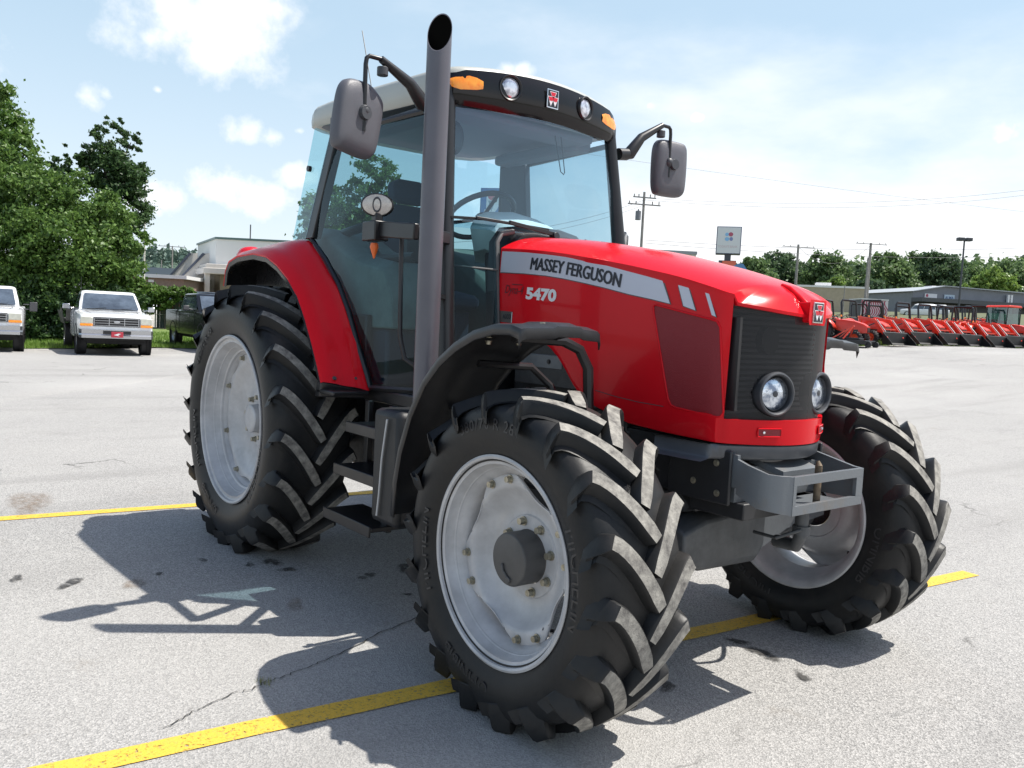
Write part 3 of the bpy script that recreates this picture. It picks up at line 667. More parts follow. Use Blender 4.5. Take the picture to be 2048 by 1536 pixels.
# ---- decals on both bonnet sides
st=np.array([(-1.02,1.795),(-.992,1.793),(-.84,1.783),(-.682,1.767),(-.55,1.751),(-.426,1.731),(-.28,1.705),(-.141,1.676),(-.04,1.655),(.05,1.636)]); sb=np.array([(-1.02,1.690),(-.999,1.69),(-.84,1.682),(-.674,1.669),(-.55,1.654),(-.418,1.634),(-.28,1.611),(-.134,1.583),(0,1.562),(.10,1.545)])
def side_y(x,z):  # distance of the bonnet side from the centre plane
    zb=zbot(x); ze=ztops(x)-drop(x,0); tz=min((z-zb)/(ze-zb),.985); return HWY-.006*max(0,(-x-.4))+.006*(1-(2*tz-1)**2)-.0024*max(0,tz-.8)*5
for s in(-1,1):
    P=lambda x,z,e=.002: (x,s*(side_y(x,z)+e),z)
    Fp=lambda f: f if s<0 else tuple(reversed(f))
    b=MB(); 
    def band(mb,t,q,e,m,g=0.):
        v1=[P(x,z+g,e) for x,z in t]; v2=[P(x,z-g,e) for x,z in q]; vm=[P((a[0]+c[0])/2,(a[1]+c[1])/2,e) for a,c in zip(t,q)]
        n=len(v1); mb.add(v2+vm+v1,[Fp((k*n+i,k*n+i+1,(k+1)*n+i+1,(k+1)*n+i)) for k in(0,1) for i in range(n-1)],m)
    band(b,st,sb,.0020,1,.004); tt=st.copy(); qq=sb.copy(); tt[-1,0]-=.006; qq[-1,0]-=.006; band(b,tt,qq,.0030,0)
    for pts in ([(.126,1.619),(.179,1.607),(.222,1.521),(.162,1.537)],[(.26,1.589),(.279,1.584),(.321,1.498),(.30,1.505)]):
        c=np.mean(pts,axis=0)
        b.add([P(c[0]+(x-c[0])*1.06+math.copysign(.003,x-c[0]),c[1]+(z-c[1])*1.08,.0020) for x,z in pts],[Fp((3,2,1,0))],1)
        b.add([P(x,z,.0030) for x,z in pts],[Fp((3,2,1,0))],0)
    b.build('side_stripe',[STRIPE,STEDGE],hb)
    # name lettering follows the curve of the stripe
    def fn(xx,yy):
        x=(-.785+xx) if s<0 else (-.17-xx)
        mid=(np.interp(x,st[:,0],st[:,1])+np.interp(x,sb[:,0],sb[:,1]))/2; hh=np.interp(x,[-.79,-.18],[.047,.050])
        z=mid-.028+yy*1.15
        return P(x,z,.0042)
    b=MB()
    for q,(dx,dz) in enumerate(((-.0036,0),(-.0024,.0010),(-.0012,-.001),(0,.0010),(.0012,-.001),(.0024,.0010),(.0036,0))): place_text(b,'MASSEY FERGUSON',lambda a,c,dx=dx,dz=dz,q=q:(lambda t:(t[0],t[1]+s*.0001*q,t[2]))(fn(a+ (c*.12)+dx,c+dz)),width=.598,height=.049,bold=.0)
    b.build('lettering',INK,hb,smooth=False)
    x0=-.808 if s<0 else -.59
    b=MB(); place_text(b,'5470',lambda a,c:P(x0+(-s)*(a+c*.06),1.562+c-.055*(a),.0030),width=.222,height=.054,bold=.05); b.build('model_number',WHT,hb,smooth=False)
    x1=-.975 if s<0 else -.45
    b=MB(); place_text(b,'Dyna-4',lambda a,c:P(x1+(-s)*(a+c*.3),1.588+c-.06*a,.0025),width=.14,height=.04); b.add([P(x1-s*.055,1.632,.0026),P(x1-s*.14,1.628,.0026),P(x1-s*.14,1.624,.0026),P(x1-s*.055,1.627,.0026)],[Fp((3,2,1,0))]); b.build('gearbox_lettering',DRED,hb,smooth=False)
    if s<0:
        b=MB(); b.add([P(-1.02,1.500),P(-.907,1.496),P(-.911,1.440),P(-1.025,1.444)],[(3,2,1,0)],0); b.add([P(-.912,1.494,.003),P(-.907,1.494,.003),P(-.911,1.442,.003),P(-.916,1.442,.003)],[(3,2,1,0)],2)
        place_text(b,'Iseco'[0:0]+'AGCO',lambda a,c:P(-.985+a,1.461+c,.0035),width=.066,height=.022,bold=.02,m=1)
        b.build('maker_sticker',[mat('sticker_grey',(.09,.07,.065),.4),INK,WHT],hb,smooth=False)
    b=MB(); b.tube([P(x,z,.0008) for x,z in ((-.30,1.165),(-.18,1.150),(-.05,1.140),(.09,1.136))],.0016,5); b.tube([P(x,ztops(x)-drop(x,0)-.012,.0005) for x in np.linspace(-.95,.28,30)],.0014,5); b.build('panel_seam',STEDGE,hb)
    # fine mesh side panel
    pan=[(.008,1.535),(.02,1.540),(.303,1.488),(.325,1.482),(.34,1.459),(.371,1.143),(.362,1.127),(.349,1.124),(.155,1.139),(.130,1.146),(.114,1.170),(.070,1.321),(.012,1.510)]
    def PP(x,z,e):
        yy=side_y(min(x,.30),z) if x<=.30 else side_y(.30,z)-(x-.30)**2*3.2
        return (x,s*(yy+e),z)
    pa=np.array(pan); 
    def xr(z):
        xs=[]
        for q in range(len(pa)):
            p1,p2=pa[q],pa[(q+1)%len(pa)]
            if (p1[1]-z)*(p2[1]-z)<=0 and abs(p1[1]-p2[1])>1e-9: xs.append(p1[0]+(p2[0]-p1[0])*(z-p1[1])/(p2[1]-p1[1]))
        return min(xs),max(xs)
    zs=np.linspace(1.1245,1.5395,34); b=MB(); R_=[]
    for z in zs:
        x0_,x1_=xr(z); R_.append([PP(x0_+(x1_-x0_)*k/10,z,.0016) for k in range(11)])
    R_=R_ if s>0 else [list(reversed(r_)) for r_ in R_]
    b.grid(R_,1); rim_=[PP(x,z,.002) for x,z in pan]; b.tube(rim_+rim_[:2],.0042,6,m=0,caps=False)
    b.build('mesh_panel',[RED,REDI],hb,ang=70)
# ---- grey skirt band under the bonnet nose
b=MB(); rin=[];
for i,(x,y) in enumerate(full):
    if x<.02: continue
    k=1 if x>.35 else 1
    q=[]
    for z,g in ((1.020,-.012),(1.016,-.002),(.972,-.006),(.962,-.02),(.955,-.06)):
        q.append((x-.012+(g if x>.35 else 0)-.002,y*(1.0 if x>.35 else 1)+(math.copysign(-g if False else g,y) if x<=.35 else y*g),z))
    rin.append(q)
b.grid(rin); b.build('bonnet_skirt',mat('skirt_grey',(.10,.105,.115),.35,nscale=6,namt=.2),TR,ang=50)
# chassis side plates and weight carrier mount
b=MB()
b.box(-1.1,.30,-.285,.285,.80,1.03); b.box(-.55,.36,-.302,-.284,.80,1.02); b.box(-.55,.36,.284,.302,.80,1.02)
b.box(.10,.40,-.315,-.300,.79,1.0); b.box(.10,.40,.300,.315,.79,1.0)
b.box(.18,.44,-.27,.27,.735,.80); b.build('chassis_frame',mat('chassis_grey',(.022,.023,.026),.45,nscale=8,namt=.3),TR,bevel=.006)
for s in(-1,1):
    for x,z in ((.215,.965),(.335,.945),(.23,.86),(.345,.83)):
        bm=bolt_mb((x,s*.315,z),(0,s,0),.010,.006); bm.build('frame_bolt',BOLTM,TR)
b=MB(); b.box(-1.0,.2,-.25,.25,.72,1.35); b.box(-.9,-.45,-.33,-.24,1.15,1.36); b.lathe([(0,.09),(.4,.09)],c=(-.9,-.2,1.3),ax=(1,0,0),n=20,caps=True); b.box(-1.3,-.6,-.3,.3,.5,.95); b.box(-2.9,-1.2,-.32,.32,.48,.95); b.box(-.5,-.15,-.31,-.24,.92,1.08); b.tube([(-.8,-.29,1.1),(-.5,-.33,1.05),(-.2,-.3,1.12)],.018,8)
b.build('engine',mat('engine_dark',(.03,.031,.033),.5,nscale=12,namt=.5,bump=.5,bscale=30),TR,bevel=.01)
b=MB(); b.box(-.95,-.55,-.335,-.322,1.235,1.30); b.build('engine_guard',CASTL,TR,bevel=.004)
for x in(-.86,-.64): bolt_mb((x,-.335,1.268),(0,-1,0),.009,.008).build('frame_bolt',BLK,TR)
# front weight bracket: U shaped plate with a long window
BR=RUSTG
b=MB()
def brk(s_,rad):
    P=[]; # plan path of half the plate, outer face
    return P
path=[]   # plan path from right rear round the front to left rear
for x in(.30,.36,.42): path.append((x,-.300))
for k in range(7):
    t=k/6*PI/2; path.append((.42+.0+.17*math.sin(t)+.0,-.22-.08*math.cos(t)))
path+= [(.60,-.205)]
fpath=[(.602,-.205),(.602,.283)]
path2=[(.602,.283),(.56,.290),(.30,.290)]
th=.016
def wallstrip(mb,pts,z0f,z1f,m=0):
    P=np.array(pts); nrm2=[]
    for i in range(len(P)):
        d=P[min(i+1,len(P)-1)]-P[max(i-1,0)]; d/=np.linalg.norm(d); nrm2.append(np.array([d[1],-d[0]]))
    rows=[]
    for i,p in enumerate(P):
        q=p-nrm2[i]*th; z0=z0f(i);z1=z1f(i); rows.append([(p[0],p[1],z0),(p[0],p[1],z1),(q[0],q[1],z1),(q[0],q[1],z0)])
    mb.loft(rows,closed=True,caps=True,m=m)
n1=len(path)
wallstrip(b,path,lambda i:float(np.interp(i,[0,2,5,n1-1],[.87,.86,.80,.782])),lambda i:float(np.interp(i,[0,2,4,6,n1-1],[1.0,.985,.955,.932,.928])))
wallstrip(b,fpath,lambda i:.893,lambda i:.928); wallstrip(b,fpath,lambda i:.782,lambda i:.818)
wallstrip(b,[(.602,-.205),(.602,-.185)],lambda i:.8185,lambda i:.8925); wallstrip(b,[(.602,.235),(.602,.283)],lambda i:.8185,lambda i:.8925)
wallstrip(b,path2,lambda i:.782 if i<1 else .80,lambda i:[.928,.93,.985][i])
b.add([(.36,-.14,.965),(.50,-.12,.925),(.50,.12,.925),(.36,.14,.965),(.36,-.14,.94),(.50,-.12,.90),(.50,.12,.90),(.36,.14,.94)],[(0,1,2,3),(7,6,5,4),(0,4,5,1),(2,6,7,3),(1,5,6,2)])
b.box(.30,.59,-.18,.20,.785,.800); b.box(.38,.40,-.28,.28,.80,.93)
br=b.build('weight_bracket',BR,TR,bevel=.004,ang=40)
b=MB(); b.tube([(.555,.03,.79),(.555,.03,.945)],.014,14); b.tube([(.555,.03,.945),(.55,.03,.965)],[.014,.006],14); b.build('hitch_pin',mat('rusty_steel',(.2,.15,.1),.6,metal=.4,nscale=30,namt=.5),br)
b=MB(); b.tube([(.50,.03,.76),(.50,.03,.66),(.47,.05,.61),(.36,.08,.60)],.026,12); b.tube([(.5,.03,.70),(.5,.03,.665)],.034,12); b.tube([(.52,.0,.69),(.45,-.06,.65),(.32,-.02,.64)],.007,8); b.build('front_coupling',CAST,TR)
# front axle
b=MB(); S=[]
for y,zc_,hz_,hx in ((-.78,.585,.075,.07),(-.60,.575,.085,.085),(-.35,.585,.10,.10),(-.16,.60,.13,.13),(0,.61,.145,.145),(.16,.60,.13,.13),(.35,.585,.10,.10),(.60,.575,.085,.085),(.78,.585,.075,.07)):
    S.append([(-hx,y,zc_-hz_*.6),(-hx*.6,y,zc_-hz_),(hx*.6,y,zc_-hz_),(hx,y,zc_-hz_*.6),(hx,y,zc_+hz_*.6),(hx*.6,y,zc_+hz_),(-hx*.6,y,zc_+hz_),(-hx,y,zc_+hz_*.6)])
b.loft(S); b.lathe([(0,.13),(.16,.13),(.2,.09)],c=(-.06,-.70,.585),ax=(0,-1,0),n=28,caps=True); b.lathe([(0,.13),(.16,.13),(.2,.09)],c=(-.06,.70,.585),ax=(0,1,0),n=28,caps=True)
b.box(-.12,.2,-.11,.11,.66,.80); b.build('front_axle',CAST,TR,bevel=.008)
b=MB(); b.loft([[(.06,y,z0),(.20,y,z0+.01),(.225,y,z0+.05),(.225,y,z1-.02),(.19,y,z1),(.06,y,z1)] for y,z0,z1 in ((-.34,.50,.66),(-.20,.46,.70),(.16,.45,.715),(.20,.49,.70))]); b.loft([[(.12,-.26,.70),(.30,-.20,.76),(.30,.12,.76),(.12,.16,.70)],[(.0,-.26,.78),(.30,-.24,.80),(.30,.2,.80),(.0,.24,.78)]]); b.build('axle_pivot',CAST,TR,bevel=.01)
b=MB(); b.prism([(.19,.475),(.46,.570),(.76,.600),(.76,.672),(.46,.690),(.19,.705)],lambda a,c:(.10,a,c),lambda a,c:(.165,a,c)); b.build('axle_beam',CASTL,TR,bevel=.006); b=MB(); b.prism([(-.76,.600),(-.46,.570),(-.33,.53),(-.33,.67),(-.46,.690),(-.76,.672)],lambda a,c:(.10,a,c),lambda a,c:(.165,a,c)); b.build('axle_beam',CASTL,TR,bevel=.006)
b=MB(); b.tube([(-.22,-.60,.59),(-.22,-.30,.60)],.018,12); b.build('steering_rod',CASTL,TR); b=MB(); b.tube([(-.22,.30,.60),(-.22,.62,.59)],.018,12); b.build('steering_rod',CASTL,TR)
b=MB(); b.lathe([(0,.2),(.5,.13)],c=(-WB,-.2,.775),ax=(0,-1,0),n=24,caps=True); b.lathe([(0,.2),(.5,.13)],c=(-WB,.2,.775),ax=(0,1,0),n=24,caps=True); b.box(-WB-.35,-WB+.5,-.3,.3,.5,1.05); b.build('rear_axle',CAST,TR,bevel=.01)
for pts in ([(-.25,-.28,.95),(-.05,-.34,.86),(.05,-.42,.72),(.0,-.55,.66)],[(-.2,-.26,.90),(.05,-.33,.78),(.10,-.45,.66),(.02,-.60,.64)],[(-.9,-.35,.95),(-.8,-.5,.82),(-.6,-.52,.72),(-.4,-.42,.70)],[(-1.2,-.45,.98),(-1.15,-.6,.85),(-1.3,-.62,.7),(-1.6,-.5,.62)],[(.28,.30,.90),(.32,.42,.78),(.22,.52,.68),(.1,.62,.64)]):
    P_=[np.array(p) for p in pts]; o_=[]
    for k in range(13):
        t=k/12*3; i_=min(int(t),2); f_=t-i_; q0=P_[max(i_-1,0)];q1=P_[i_];q2=P_[i_+1];q3_=P_[min(i_+2,3)]; o_.append(tuple(.5*((2*q1)+(-q0+q2)*f_+(2*q0-5*q1+4*q2-q3_)*f_*f_+(-q0+3*q1-3*q2+q3_)*f_**3)))
    b=MB(); b.tube(o_,.011,8); b.build('hose',BLK,TR)
# ---- front mudguards
FO=[(-.735,.60),(-.722,.75),(-.690,.887),(-.62,1.05),(-.525,1.19),(-.42,1.285),(-.31,1.352),(-.19,1.402),(-.07,1.428),(.03,1.430),(.085,1.418)]
def front_guard():
    b=MB(); rows=[]; n=len(FO); yo_,yi=-1.10,-.735
    for i,(x,z) in enumerate(FO):
        d=np.array(FO[min(i+1,n-1)])-np.array(FO[max(i-1,0)]); d/=np.linalg.norm(d); nr_=np.array([-d[1],d[0]])
        row=[]
        for y,o in ((yo_-.002,-.035),(yo_-.004,-.012),(yo_,-.003),(yo_+.02,.0),(yo_+.14,.004),(yo_+.16,.012),(yi-.10,.012),(yi-.08,.004),(yi-.01,0),(yi+.002,-.008),(yi+.004,-.03)):
            taper=0.
            if i>=n-3 and y<-.95: taper=.0
            row.append((x+nr_[0]*o,y,z+nr_[1]*o))
        rows.append(row)
    # front lip turned down
    rows.append([(p[0]+.006,p[1],p[2]-.035) for p in rows[-1]])
    b.grid(rows); return b
def guard_stay():
    b=MB(); b.bar((-.62,-.90,1.065),(-.62,-.60,1.065),.05,.008); 
    pts=[(-.18,-.92,1.385),(-.17,-.68,1.378),(-.155,-.60,1.345),(-.135,-.565,1.27),(-.125,-.56,1.10),(-.12,-.56,.80),(-.1,-.62,.62)]
    b.tube(pts,.022,8); pts=[(-.40,-.92,1.27),(-.38,-.66,1.26),(-.34,-.58,1.18),(-.2,-.56,.95)]; b.tube(pts,.016,8)
    return b
def guard_plate():
    b=MB(); b.box(-.735,-.725,-1.02,-.74,.80,.84); return b
for s in(-1,1):
    f=lambda mb: mb if s<0 else mb.mir(1)
    g=f(front_guard()).build('front_mudguard',mat('mudguard_black',(.022,.023,.026),.33,nscale=20,namt=.2,bump=.1,bscale=300),TR,ang=50,solid=.006)
    f(guard_stay()).build('mudguard_stay',BLK,g)
    for x,y,z in ((.02,-.95,1.436),(.02,-.83,1.436),(-.26,-.83,1.378),(-.26,-.98,1.378)):
        f(bolt_mb((x,y,z),(0,0,1),.012,.010)).build('bolt',BOLTM,g); f(bolt_mb((x,y,z-.012),(0,0,-1),.011,.014)).build('bolt',BOLTM,g)
# ---- exhaust stack, slash cut at the top
EX,EY,ER=-.885,-.858,.054
b=MB(); n=40; rg=[]
fdir=np.array([.72,-.69])
def ring(z,r,cut=None,off=(0,0)):
    o=[]
    for k in range(n):
        t=2*PI*k/n; x=r*math.cos(t); y=r*math.sin(t); zz=z if cut is None else z+cut*(-(x*fdir[0]+y*fdir[1])/r)
        o.append((EX+x+off[0],EY+y+off[1],zz))
    return o
R=[ring(.98,ER),ring(2.35,ER),ring(2.42,ER),ring(2.57,ER,.02),ring(2.700,ER*1.0,.100)]
Ri=[ring(2.699,ER*.95,.095),ring(2.60,ER*.92,.02),ring(2.2,ER*.92)]
b.loft(R,caps=False,m=0); b.loft([R[-1]]+Ri[:1],caps=False,m=0); b.loft(Ri,caps=True,m=1)
ex=b.build('exhaust_pipe',[EXH,mat('soot',(.002,.002,.002),1.,spec=0.)],TR,ang=50)
b=MB(); b.tube([(EX,EY,1.0),(EX-.02,EY+.02,.90),(EX+.10,EY+.22,.86),(EX+.2,EY+.5,.95)],.05,16); b.bar((EX,EY,1.55),(-1.15,-.60,1.55),.05,.02); b.build('exhaust_elbow',BLK,ex)
# ---- cab --------------------------------------------------------
A0=np.array([-1.235,-.565,2.545]); A1=np.array([-1.155,-.605,1.93]); A2=np.array([-1.06,-.625,1.13])     # front pillar
P0=np.array([-2.27,-.668,2.50]);   P1=np.array([-2.375,-.755,1.885]);  # rear pillar
D1=[np.array(p) for p in ((-2.40,-.742,1.885),(-2.205,-.742,1.755),(-2.03,-.742,1.61),(-1.90,-.742,1.46),(-1.80,-.735,1.29),(-1.70,-.725,1.13),(-1.66,-.72,1.06))]
C0=np.array([-2.56,-.66,2.58]); C1=np.array([-2.60,-.765,1.89]); 
for s in(-1,1):
    f=lambda mb: mb if s<0 else mb.mir(1)
    b=MB(); b.tube([A0+(0,0,.06),A0,A1,A2],[.032,.034,.040,.044],10); f(b).build('front_pillar',BLK,TR,ang=60)
    b=MB()
    S=[]
    for p,w_ in ((P0+np.array([0,0,.10]),.055),(P0,.055),(P1,.06)):
        S.append([(p[0]-w_,p[1]+.07,p[2]),(p[0]-w_,p[1]-.006,p[2]),(p[0]+w_*.8,p[1]-.008,p[2]),(p[0]+w_*.8,p[1]+.05,p[2])])
    b.loft(S); f(b).build('rear_pillar',BLK,TR,bevel=.005)
    b=MB(); hq=C0*.62+C1*.38; b.tube([tuple(hq+(.06,.0,0)),tuple(hq+(.06,-.02,0))],.018,12); f(b).build('window_hinge',BLK,TR)
    # door: curved lower edge along the mudguard
    bot=[p+np.array([.035,-.004,.0]) for p in D1]+[np.array([-1.30,-.665,1.075]),np.array([-1.09,-.635,1.09])]
    top=[np.array([x,np.interp(x,[-2.3,-1.23],[-.660,-.572]),2.50]) for x in np.interp(range(len(bot)),[0,len(bot)-1],[-2.27,-1.225])]
    b=MB(); rws=[]
    for q,t in zip(bot,top):
        rws.append([tuple(t+(q-t)*k/8+np.array([0,-.016*math.sin(PI*k/8),0])) for k in range(9)])
    b.grid(rws); dr=f(b).build('door',GLS,TR,ang=80)
    b=MB(); edge=[tuple(p) for p in top[::-1]]+[tuple(p) for p in bot]+[tuple(bot[-1]),tuple(A1+np.array([.01,-.02,0])),tuple(top[-1])]
    b.tube(edge,.016,6,caps=False); f(b).build('door_frame',BLK,dr)
    b=MB(); b.tube([(-1.27,-.78,1.86),(-1.255,-.79,1.75),(-1.235,-.79,1.35),(-1.20,-.78,1.24),(-1.12,-.70,1.17)],.011,10); f(b).build('grab_rail',BLK,TR)
    # side quarter window and lower front window
    b=MB(); b.grid([[tuple(P0+(-.03,-.01,-.0)),tuple(P1+(-.04,-.008,0))],[tuple(C0),tuple(C1)]]); f(b).build('quarter_window',GLR,TR)
    b=MB(); b.grid([[tuple(A1+(.02,.02,0)),tuple(A2+(.02,.02,.04))],[(-1.06,-.37,1.92),(-.98,-.37,1.25)]]); f(b).build('lower_front_window',GLS,TR)
    b=MB(); b.tube([tuple(A1+(.025,.02,-.22)),(-1.02,-.37,1.70)],.006,6); b.tube([(-1.0,-.36,1.25),(-1.055,-.36,1.84),(-1.06,-.33,1.885),(-1.065,-.25,1.905)],.014,8); f(b).build('window_seal',mat('seal_grey',(.10,.10,.10),.6),TR)
    # black strip between door and mudguard
    b=MB(); r0=[tuple(p+np.array([.03,-.006,.0])) for p in D1]; r1=[tuple(p+np.array([-.03,.012,-.035])) for p in D1]; b.grid([r0,r1]); f(b).build('door_sill_trim',BLKG,TR,solid=.01)
# windscreen, bowed
b=MB(); rws=[]
for k in range(11):
    a=-1+2*k/10; bow=.10*(1-a*a)
    t=np.array([A0[0]+bow*.9,a*.555,2.55]); q=np.array([A1[0]+bow,a*.595,1.90]); q2=np.array([-1.13+bow*.3,a*.60,1.70])
    rws.append([tuple(t),tuple((t+q)/2+np.array([.012,0,0])),tuple(q)])
b.grid(rws); b.build('windscreen',GLF,TR,ang=80)
b=MB(); m1=lambda p:np.array([p[0],-p[1],p[2]])
rws=[[tuple(C0),tuple(C1)]]
for q in np.linspace(-.85,.85,7): rws.append([(C0[0]-.05*(1-q*q),C0[1]*-q,C0[2]),(C1[0]-.09*(1-q*q),C1[1]*-q,C1[2])])
rws.append([tuple(m1(C0)),tuple(m1(C1))]); b.grid(rws); b.build('rear_window',GLR,TR)
# cab floor, lower body
b=MB(); b.box(-2.62,-1.08,-.60,.60,1.0,1.06); b.box(-2.7,-1.75,-.70,-.66,1.0,1.45); b.box(-2.7,-1.75,.66,.70,1.0,1.45); b.box(-2.70,-2.62,-.68,.68,1.0,1.88); b.box(-1.75,-1.06,-.70,-.60,.985,1.055); b.box(-1.75,-1.06,.60,.70,.985,1.055)
b.box(-1.12,-1.06,-.6,-.1,1.03,1.25); b.box(-1.12,-1.06,.1,.6,1.03,1.25)
b.build('cab_floor',BLK,TR,bevel=.01)
# roof
def superplan(t,hw_f,hw_m,hw_r,xf,xr):
    return None
RP=[]   # plan outline half: from front centre to rear centre (x,y)
for y in np.linspace(0,.50,8): RP.append((-1.135-.22*y*y,y))
RP+= [(-1.205,.545),(-1.225,.570),(-1.255,.590),(-1.31,.602)]
for x in np.linspace(-1.5,-2.45,6): RP.append((x,.602+.055*math.sin((x+1.31)/(-2.7+1.31)*PI/2)))
RP+= [(-2.60,.652),(-2.70,.62),(-2.76,.54),(-2.80,.40),(-2.81,.2),(-2.815,0)]
FULLR=[(x,-y) for x,y in RP[::-1]]+[(x,y) for x,y in RP[1:]]
def zr_bot(x): return float(np.interp(x,[-2.8,-2.3,-1.6,-1.25,-1.1],[2.60,2.575,2.55,2.545,2.530]))
def zr_edge(x,y=.6): return float(np.interp(x,[-2.82,-2.6,-2.2,-1.3,-1.1],[2.68,2.70,2.70,2.680,2.680]))+.045*max(0,1-(y/.58)**2)*float(np.interp(x,[-1.5,-1.3],[0,1]))
b=MB(); rings=[]; cxr=-1.95
lev=[]
for k in range(12):
    ring_=[]
    for (x,y) in FULLR:
        zb=zr_bot(x); ze=zr_edge(x,y)
        if k==0: sc=.90; z=zb+.02
        elif k==1: sc=.975; z=zb
        elif k==2: sc=.996; z=zb+.012
        elif k==3: sc=1.0; z=(zb+ze)/2
        elif k==4: sc=.995; z=ze-.01
        elif k==5: sc=.975; z=ze+.012
        else:
            q=(k-5)/6; sc=.975*(1-q)**.8 if k<11 else .001; top_=2.79; z=(ze+.012)+(top_-(ze+.012))*(1-(sc/.975)**2.2)
        ring_.append((cxr+(x-cxr)*sc,y*sc,z))
    rings.append(ring_)
b.loft(rings,closed=True,caps=False)
rf=b.build('cab_roof',ROOFM,TR,ang=50)
b=MB(); rg0=[(cxr+(x-cxr)*.93,y*.93,zr_bot(x)+.012) for x,y in FULLR]; b.add(rg0+[(cxr,0,2.60)],[(i,(i+1)%len(rg0),len(rg0)) for i in range(len(rg0))]); b.build('roof_liner',LINER,rf)
b=MB(); b.box(-1.5,-1.3,-.50,.50,2.50,2.545); b.box(-2.2,-1.4,.45,.58,2.48,2.545); b.box(-2.2,-1.4,-.58,-.45,2.48,2.545); b.build('liner_trim',LINER,rf,bevel=.02)
# black front fascia
fas=[p for p in FULLR if p[0]>-1.33]
b=MB(); rws=[]
def fpt(x,y,tz,e=.006):
    zb=2.508; zt=zr_edge(x,y)-.012-(.012 if abs(y)>.5 else 0)
    bul=.018*math.sin(PI*min(tz*1.0,1))+(.0 if tz>.2 else -.016*(1-tz/.2)**2)
    d=np.array([x+1.6,y*1.1]); d/=np.linalg.norm(d); return (x+d[0]*(e+bul),y+d[1]*(e+bul)*.6,zb+(zt-zb)*tz)
for (x,y) in fas: rws.append([fpt(x,y,t) for t in np.linspace(0,1,9)])
b.grid(rws); fa=b.build('roof_fascia',BLKG,rf,ang=60)
def fas_at(y,z,e=.010):
    yy=abs(y); x=float(np.interp(yy,[p[1] for p in RP[:11]],[p[0] for p in RP[:11]])); tz=(z-2.508)/(zr_edge(x,y)-.012-2.508); return np.array(fpt(x,y,tz,e))
for s in(-1,1):
    p=fas_at(s*.255,2.632); nr_=np.array([1,s*.22,-.02])
    b=MB(); b.lathe([(-.02,.064),(.002,.066),(.007,.062),(.003,.055),(-.014,.052)],c=p,ax=nr_,n=40); l=b.build('roof_lamp',BLK,rf,ang=50)
    b=MB(); b.lathe([(-.010,.053),(-.002,.047),(.003,.026),(.004,.0005)],c=p,ax=nr_,n=36); b.build('lens',LENS,l,ang=60)
    # amber indicator wraps the corner
    ol=[]; ys=[.405,.44,.48,.52,.548,.566,.578]
    bot_=[2.598,2.588,2.583,2.583,2.588,2.598,2.612]; top2=[2.636,2.648,2.652,2.651,2.646,2.638,2.628]
    b=MB(); R0=[];R1=[];R2=[]
    for yy,z0,z1 in zip(ys,bot_,top2):
        a_=fas_at(s*yy,z0,.008); c_=fas_at(s*yy,z1,.008); o_=np.array([.005,s*.002,0]) if yy<.55 else np.array([.003,s*.004,0]); R0.append(tuple(a_)); R1.append(tuple((a_+c_)/2+o_)); R2.append(tuple(c_))
    b.grid([R0,R1,R2]); b.build('indicator_light',AMB,rf,ang=80)
emblem(fas_at(0,2.625)+np.array([.003,0,0]),(0,1,0),(0,0,1),(1,0,0),.075,rf)
b=MB()
for y0,y1 in((-.50,-.12),(.05,.42)): b.bar((-1.205-.05*abs(y0),y0,2.527),(-1.205-.05*abs(y1),y1,2.527),.012,.008)
b.build('visor_rail',mat('rail_green',(.20,.24,.2),.4),rf)
b=MB(); b.tube([(-2.063,-.55,2.70),(-2.063,-.55,2.75)],.012,8); b.tube([(-2.063,-.55,2.75),(-2.20,-.55,3.10)],.0028,6); b.build('antenna',BLK,rf)
b=MB(); b.tube([(-1.30,.20,2.50),(-1.26,.22,2.30),(-1.25,.235,2.285),(-1.26,.25,2.30),(-1.30,.245,2.50)],.003,6); b.build('blind_cord',BLK,TR)
# wiper
b=MB(); b.bar((-1.035,-.04,1.935),(-1.045,-.50,1.945),.012,.014); b.bar((-1.03,-.0,1.915),(-1.038,-.30,1.945),.018,.02); b.lathe([(0,.022),(.04,.02)],c=(-1.05,-.0,1.90),ax=(1,0,.2),n=16,caps=True); b.bar((-1.05,-.45,1.945),(-1.12,-.60,1.942),.008,.014); b.build('wiper',BLK,TR,bevel=.002)
# light grey cowl between bonnet and screen
b=MB(); S=[]
for x,hw,z0,z1 in ((-1.20,.30,1.6,1.955),(-1.12,.30,1.6,1.955),(-1.04,.28,1.6,1.90)):
    S.append([(x,-hw,z0),(x,-hw,z1-.10),(x,-hw*.8,z1-.02),(x,-hw*.4,z1),(x,hw*.4,z1),(x,hw*.8,z1-.02),(x,hw,z1-.10),(x,hw,z0)])
b.loft(S); b.build('scuttle',BLK,TR,ang=50)
# ---- cab interior
b=MB(); S=[]
for x,hw,z1 in ((-1.62,.10,2.00),(-1.56,.17,2.055),(-1.40,.22,2.06),(-1.25,.22,2.00),(-1.21,.20,1.94)):
    S.append([(x,-hw*.8,z1-.22),(x,-hw,z1-.09),(x,-hw*.8,z1-.02),(x,0,z1),(x,hw*.8,z1-.02),(x,hw,z1-.09),(x,hw*.8,z1-.22)])
b.loft(S); b.build('dashboard',INTG,TR,ang=50)
b=MB(); sc=np.array([-1.70,0,2.06]); ax_=np.array([-.55,0,.83]); ax_/=np.linalg.norm(ax_); e1=np.array([0,1.,0]); e2=np.cross(ax_,e1)
b.tube([tuple(sc+.205*(e1*math.cos(t)+e2*math.sin(t))) for t in np.linspace(0,2*PI,33)],.016,8,caps=False)
for t in (.5,2.6,4.7): b.tube([tuple(sc-.02*ax_),tuple(sc+.2*(e1*math.cos(t)+e2*math.sin(t)))],.012,6)
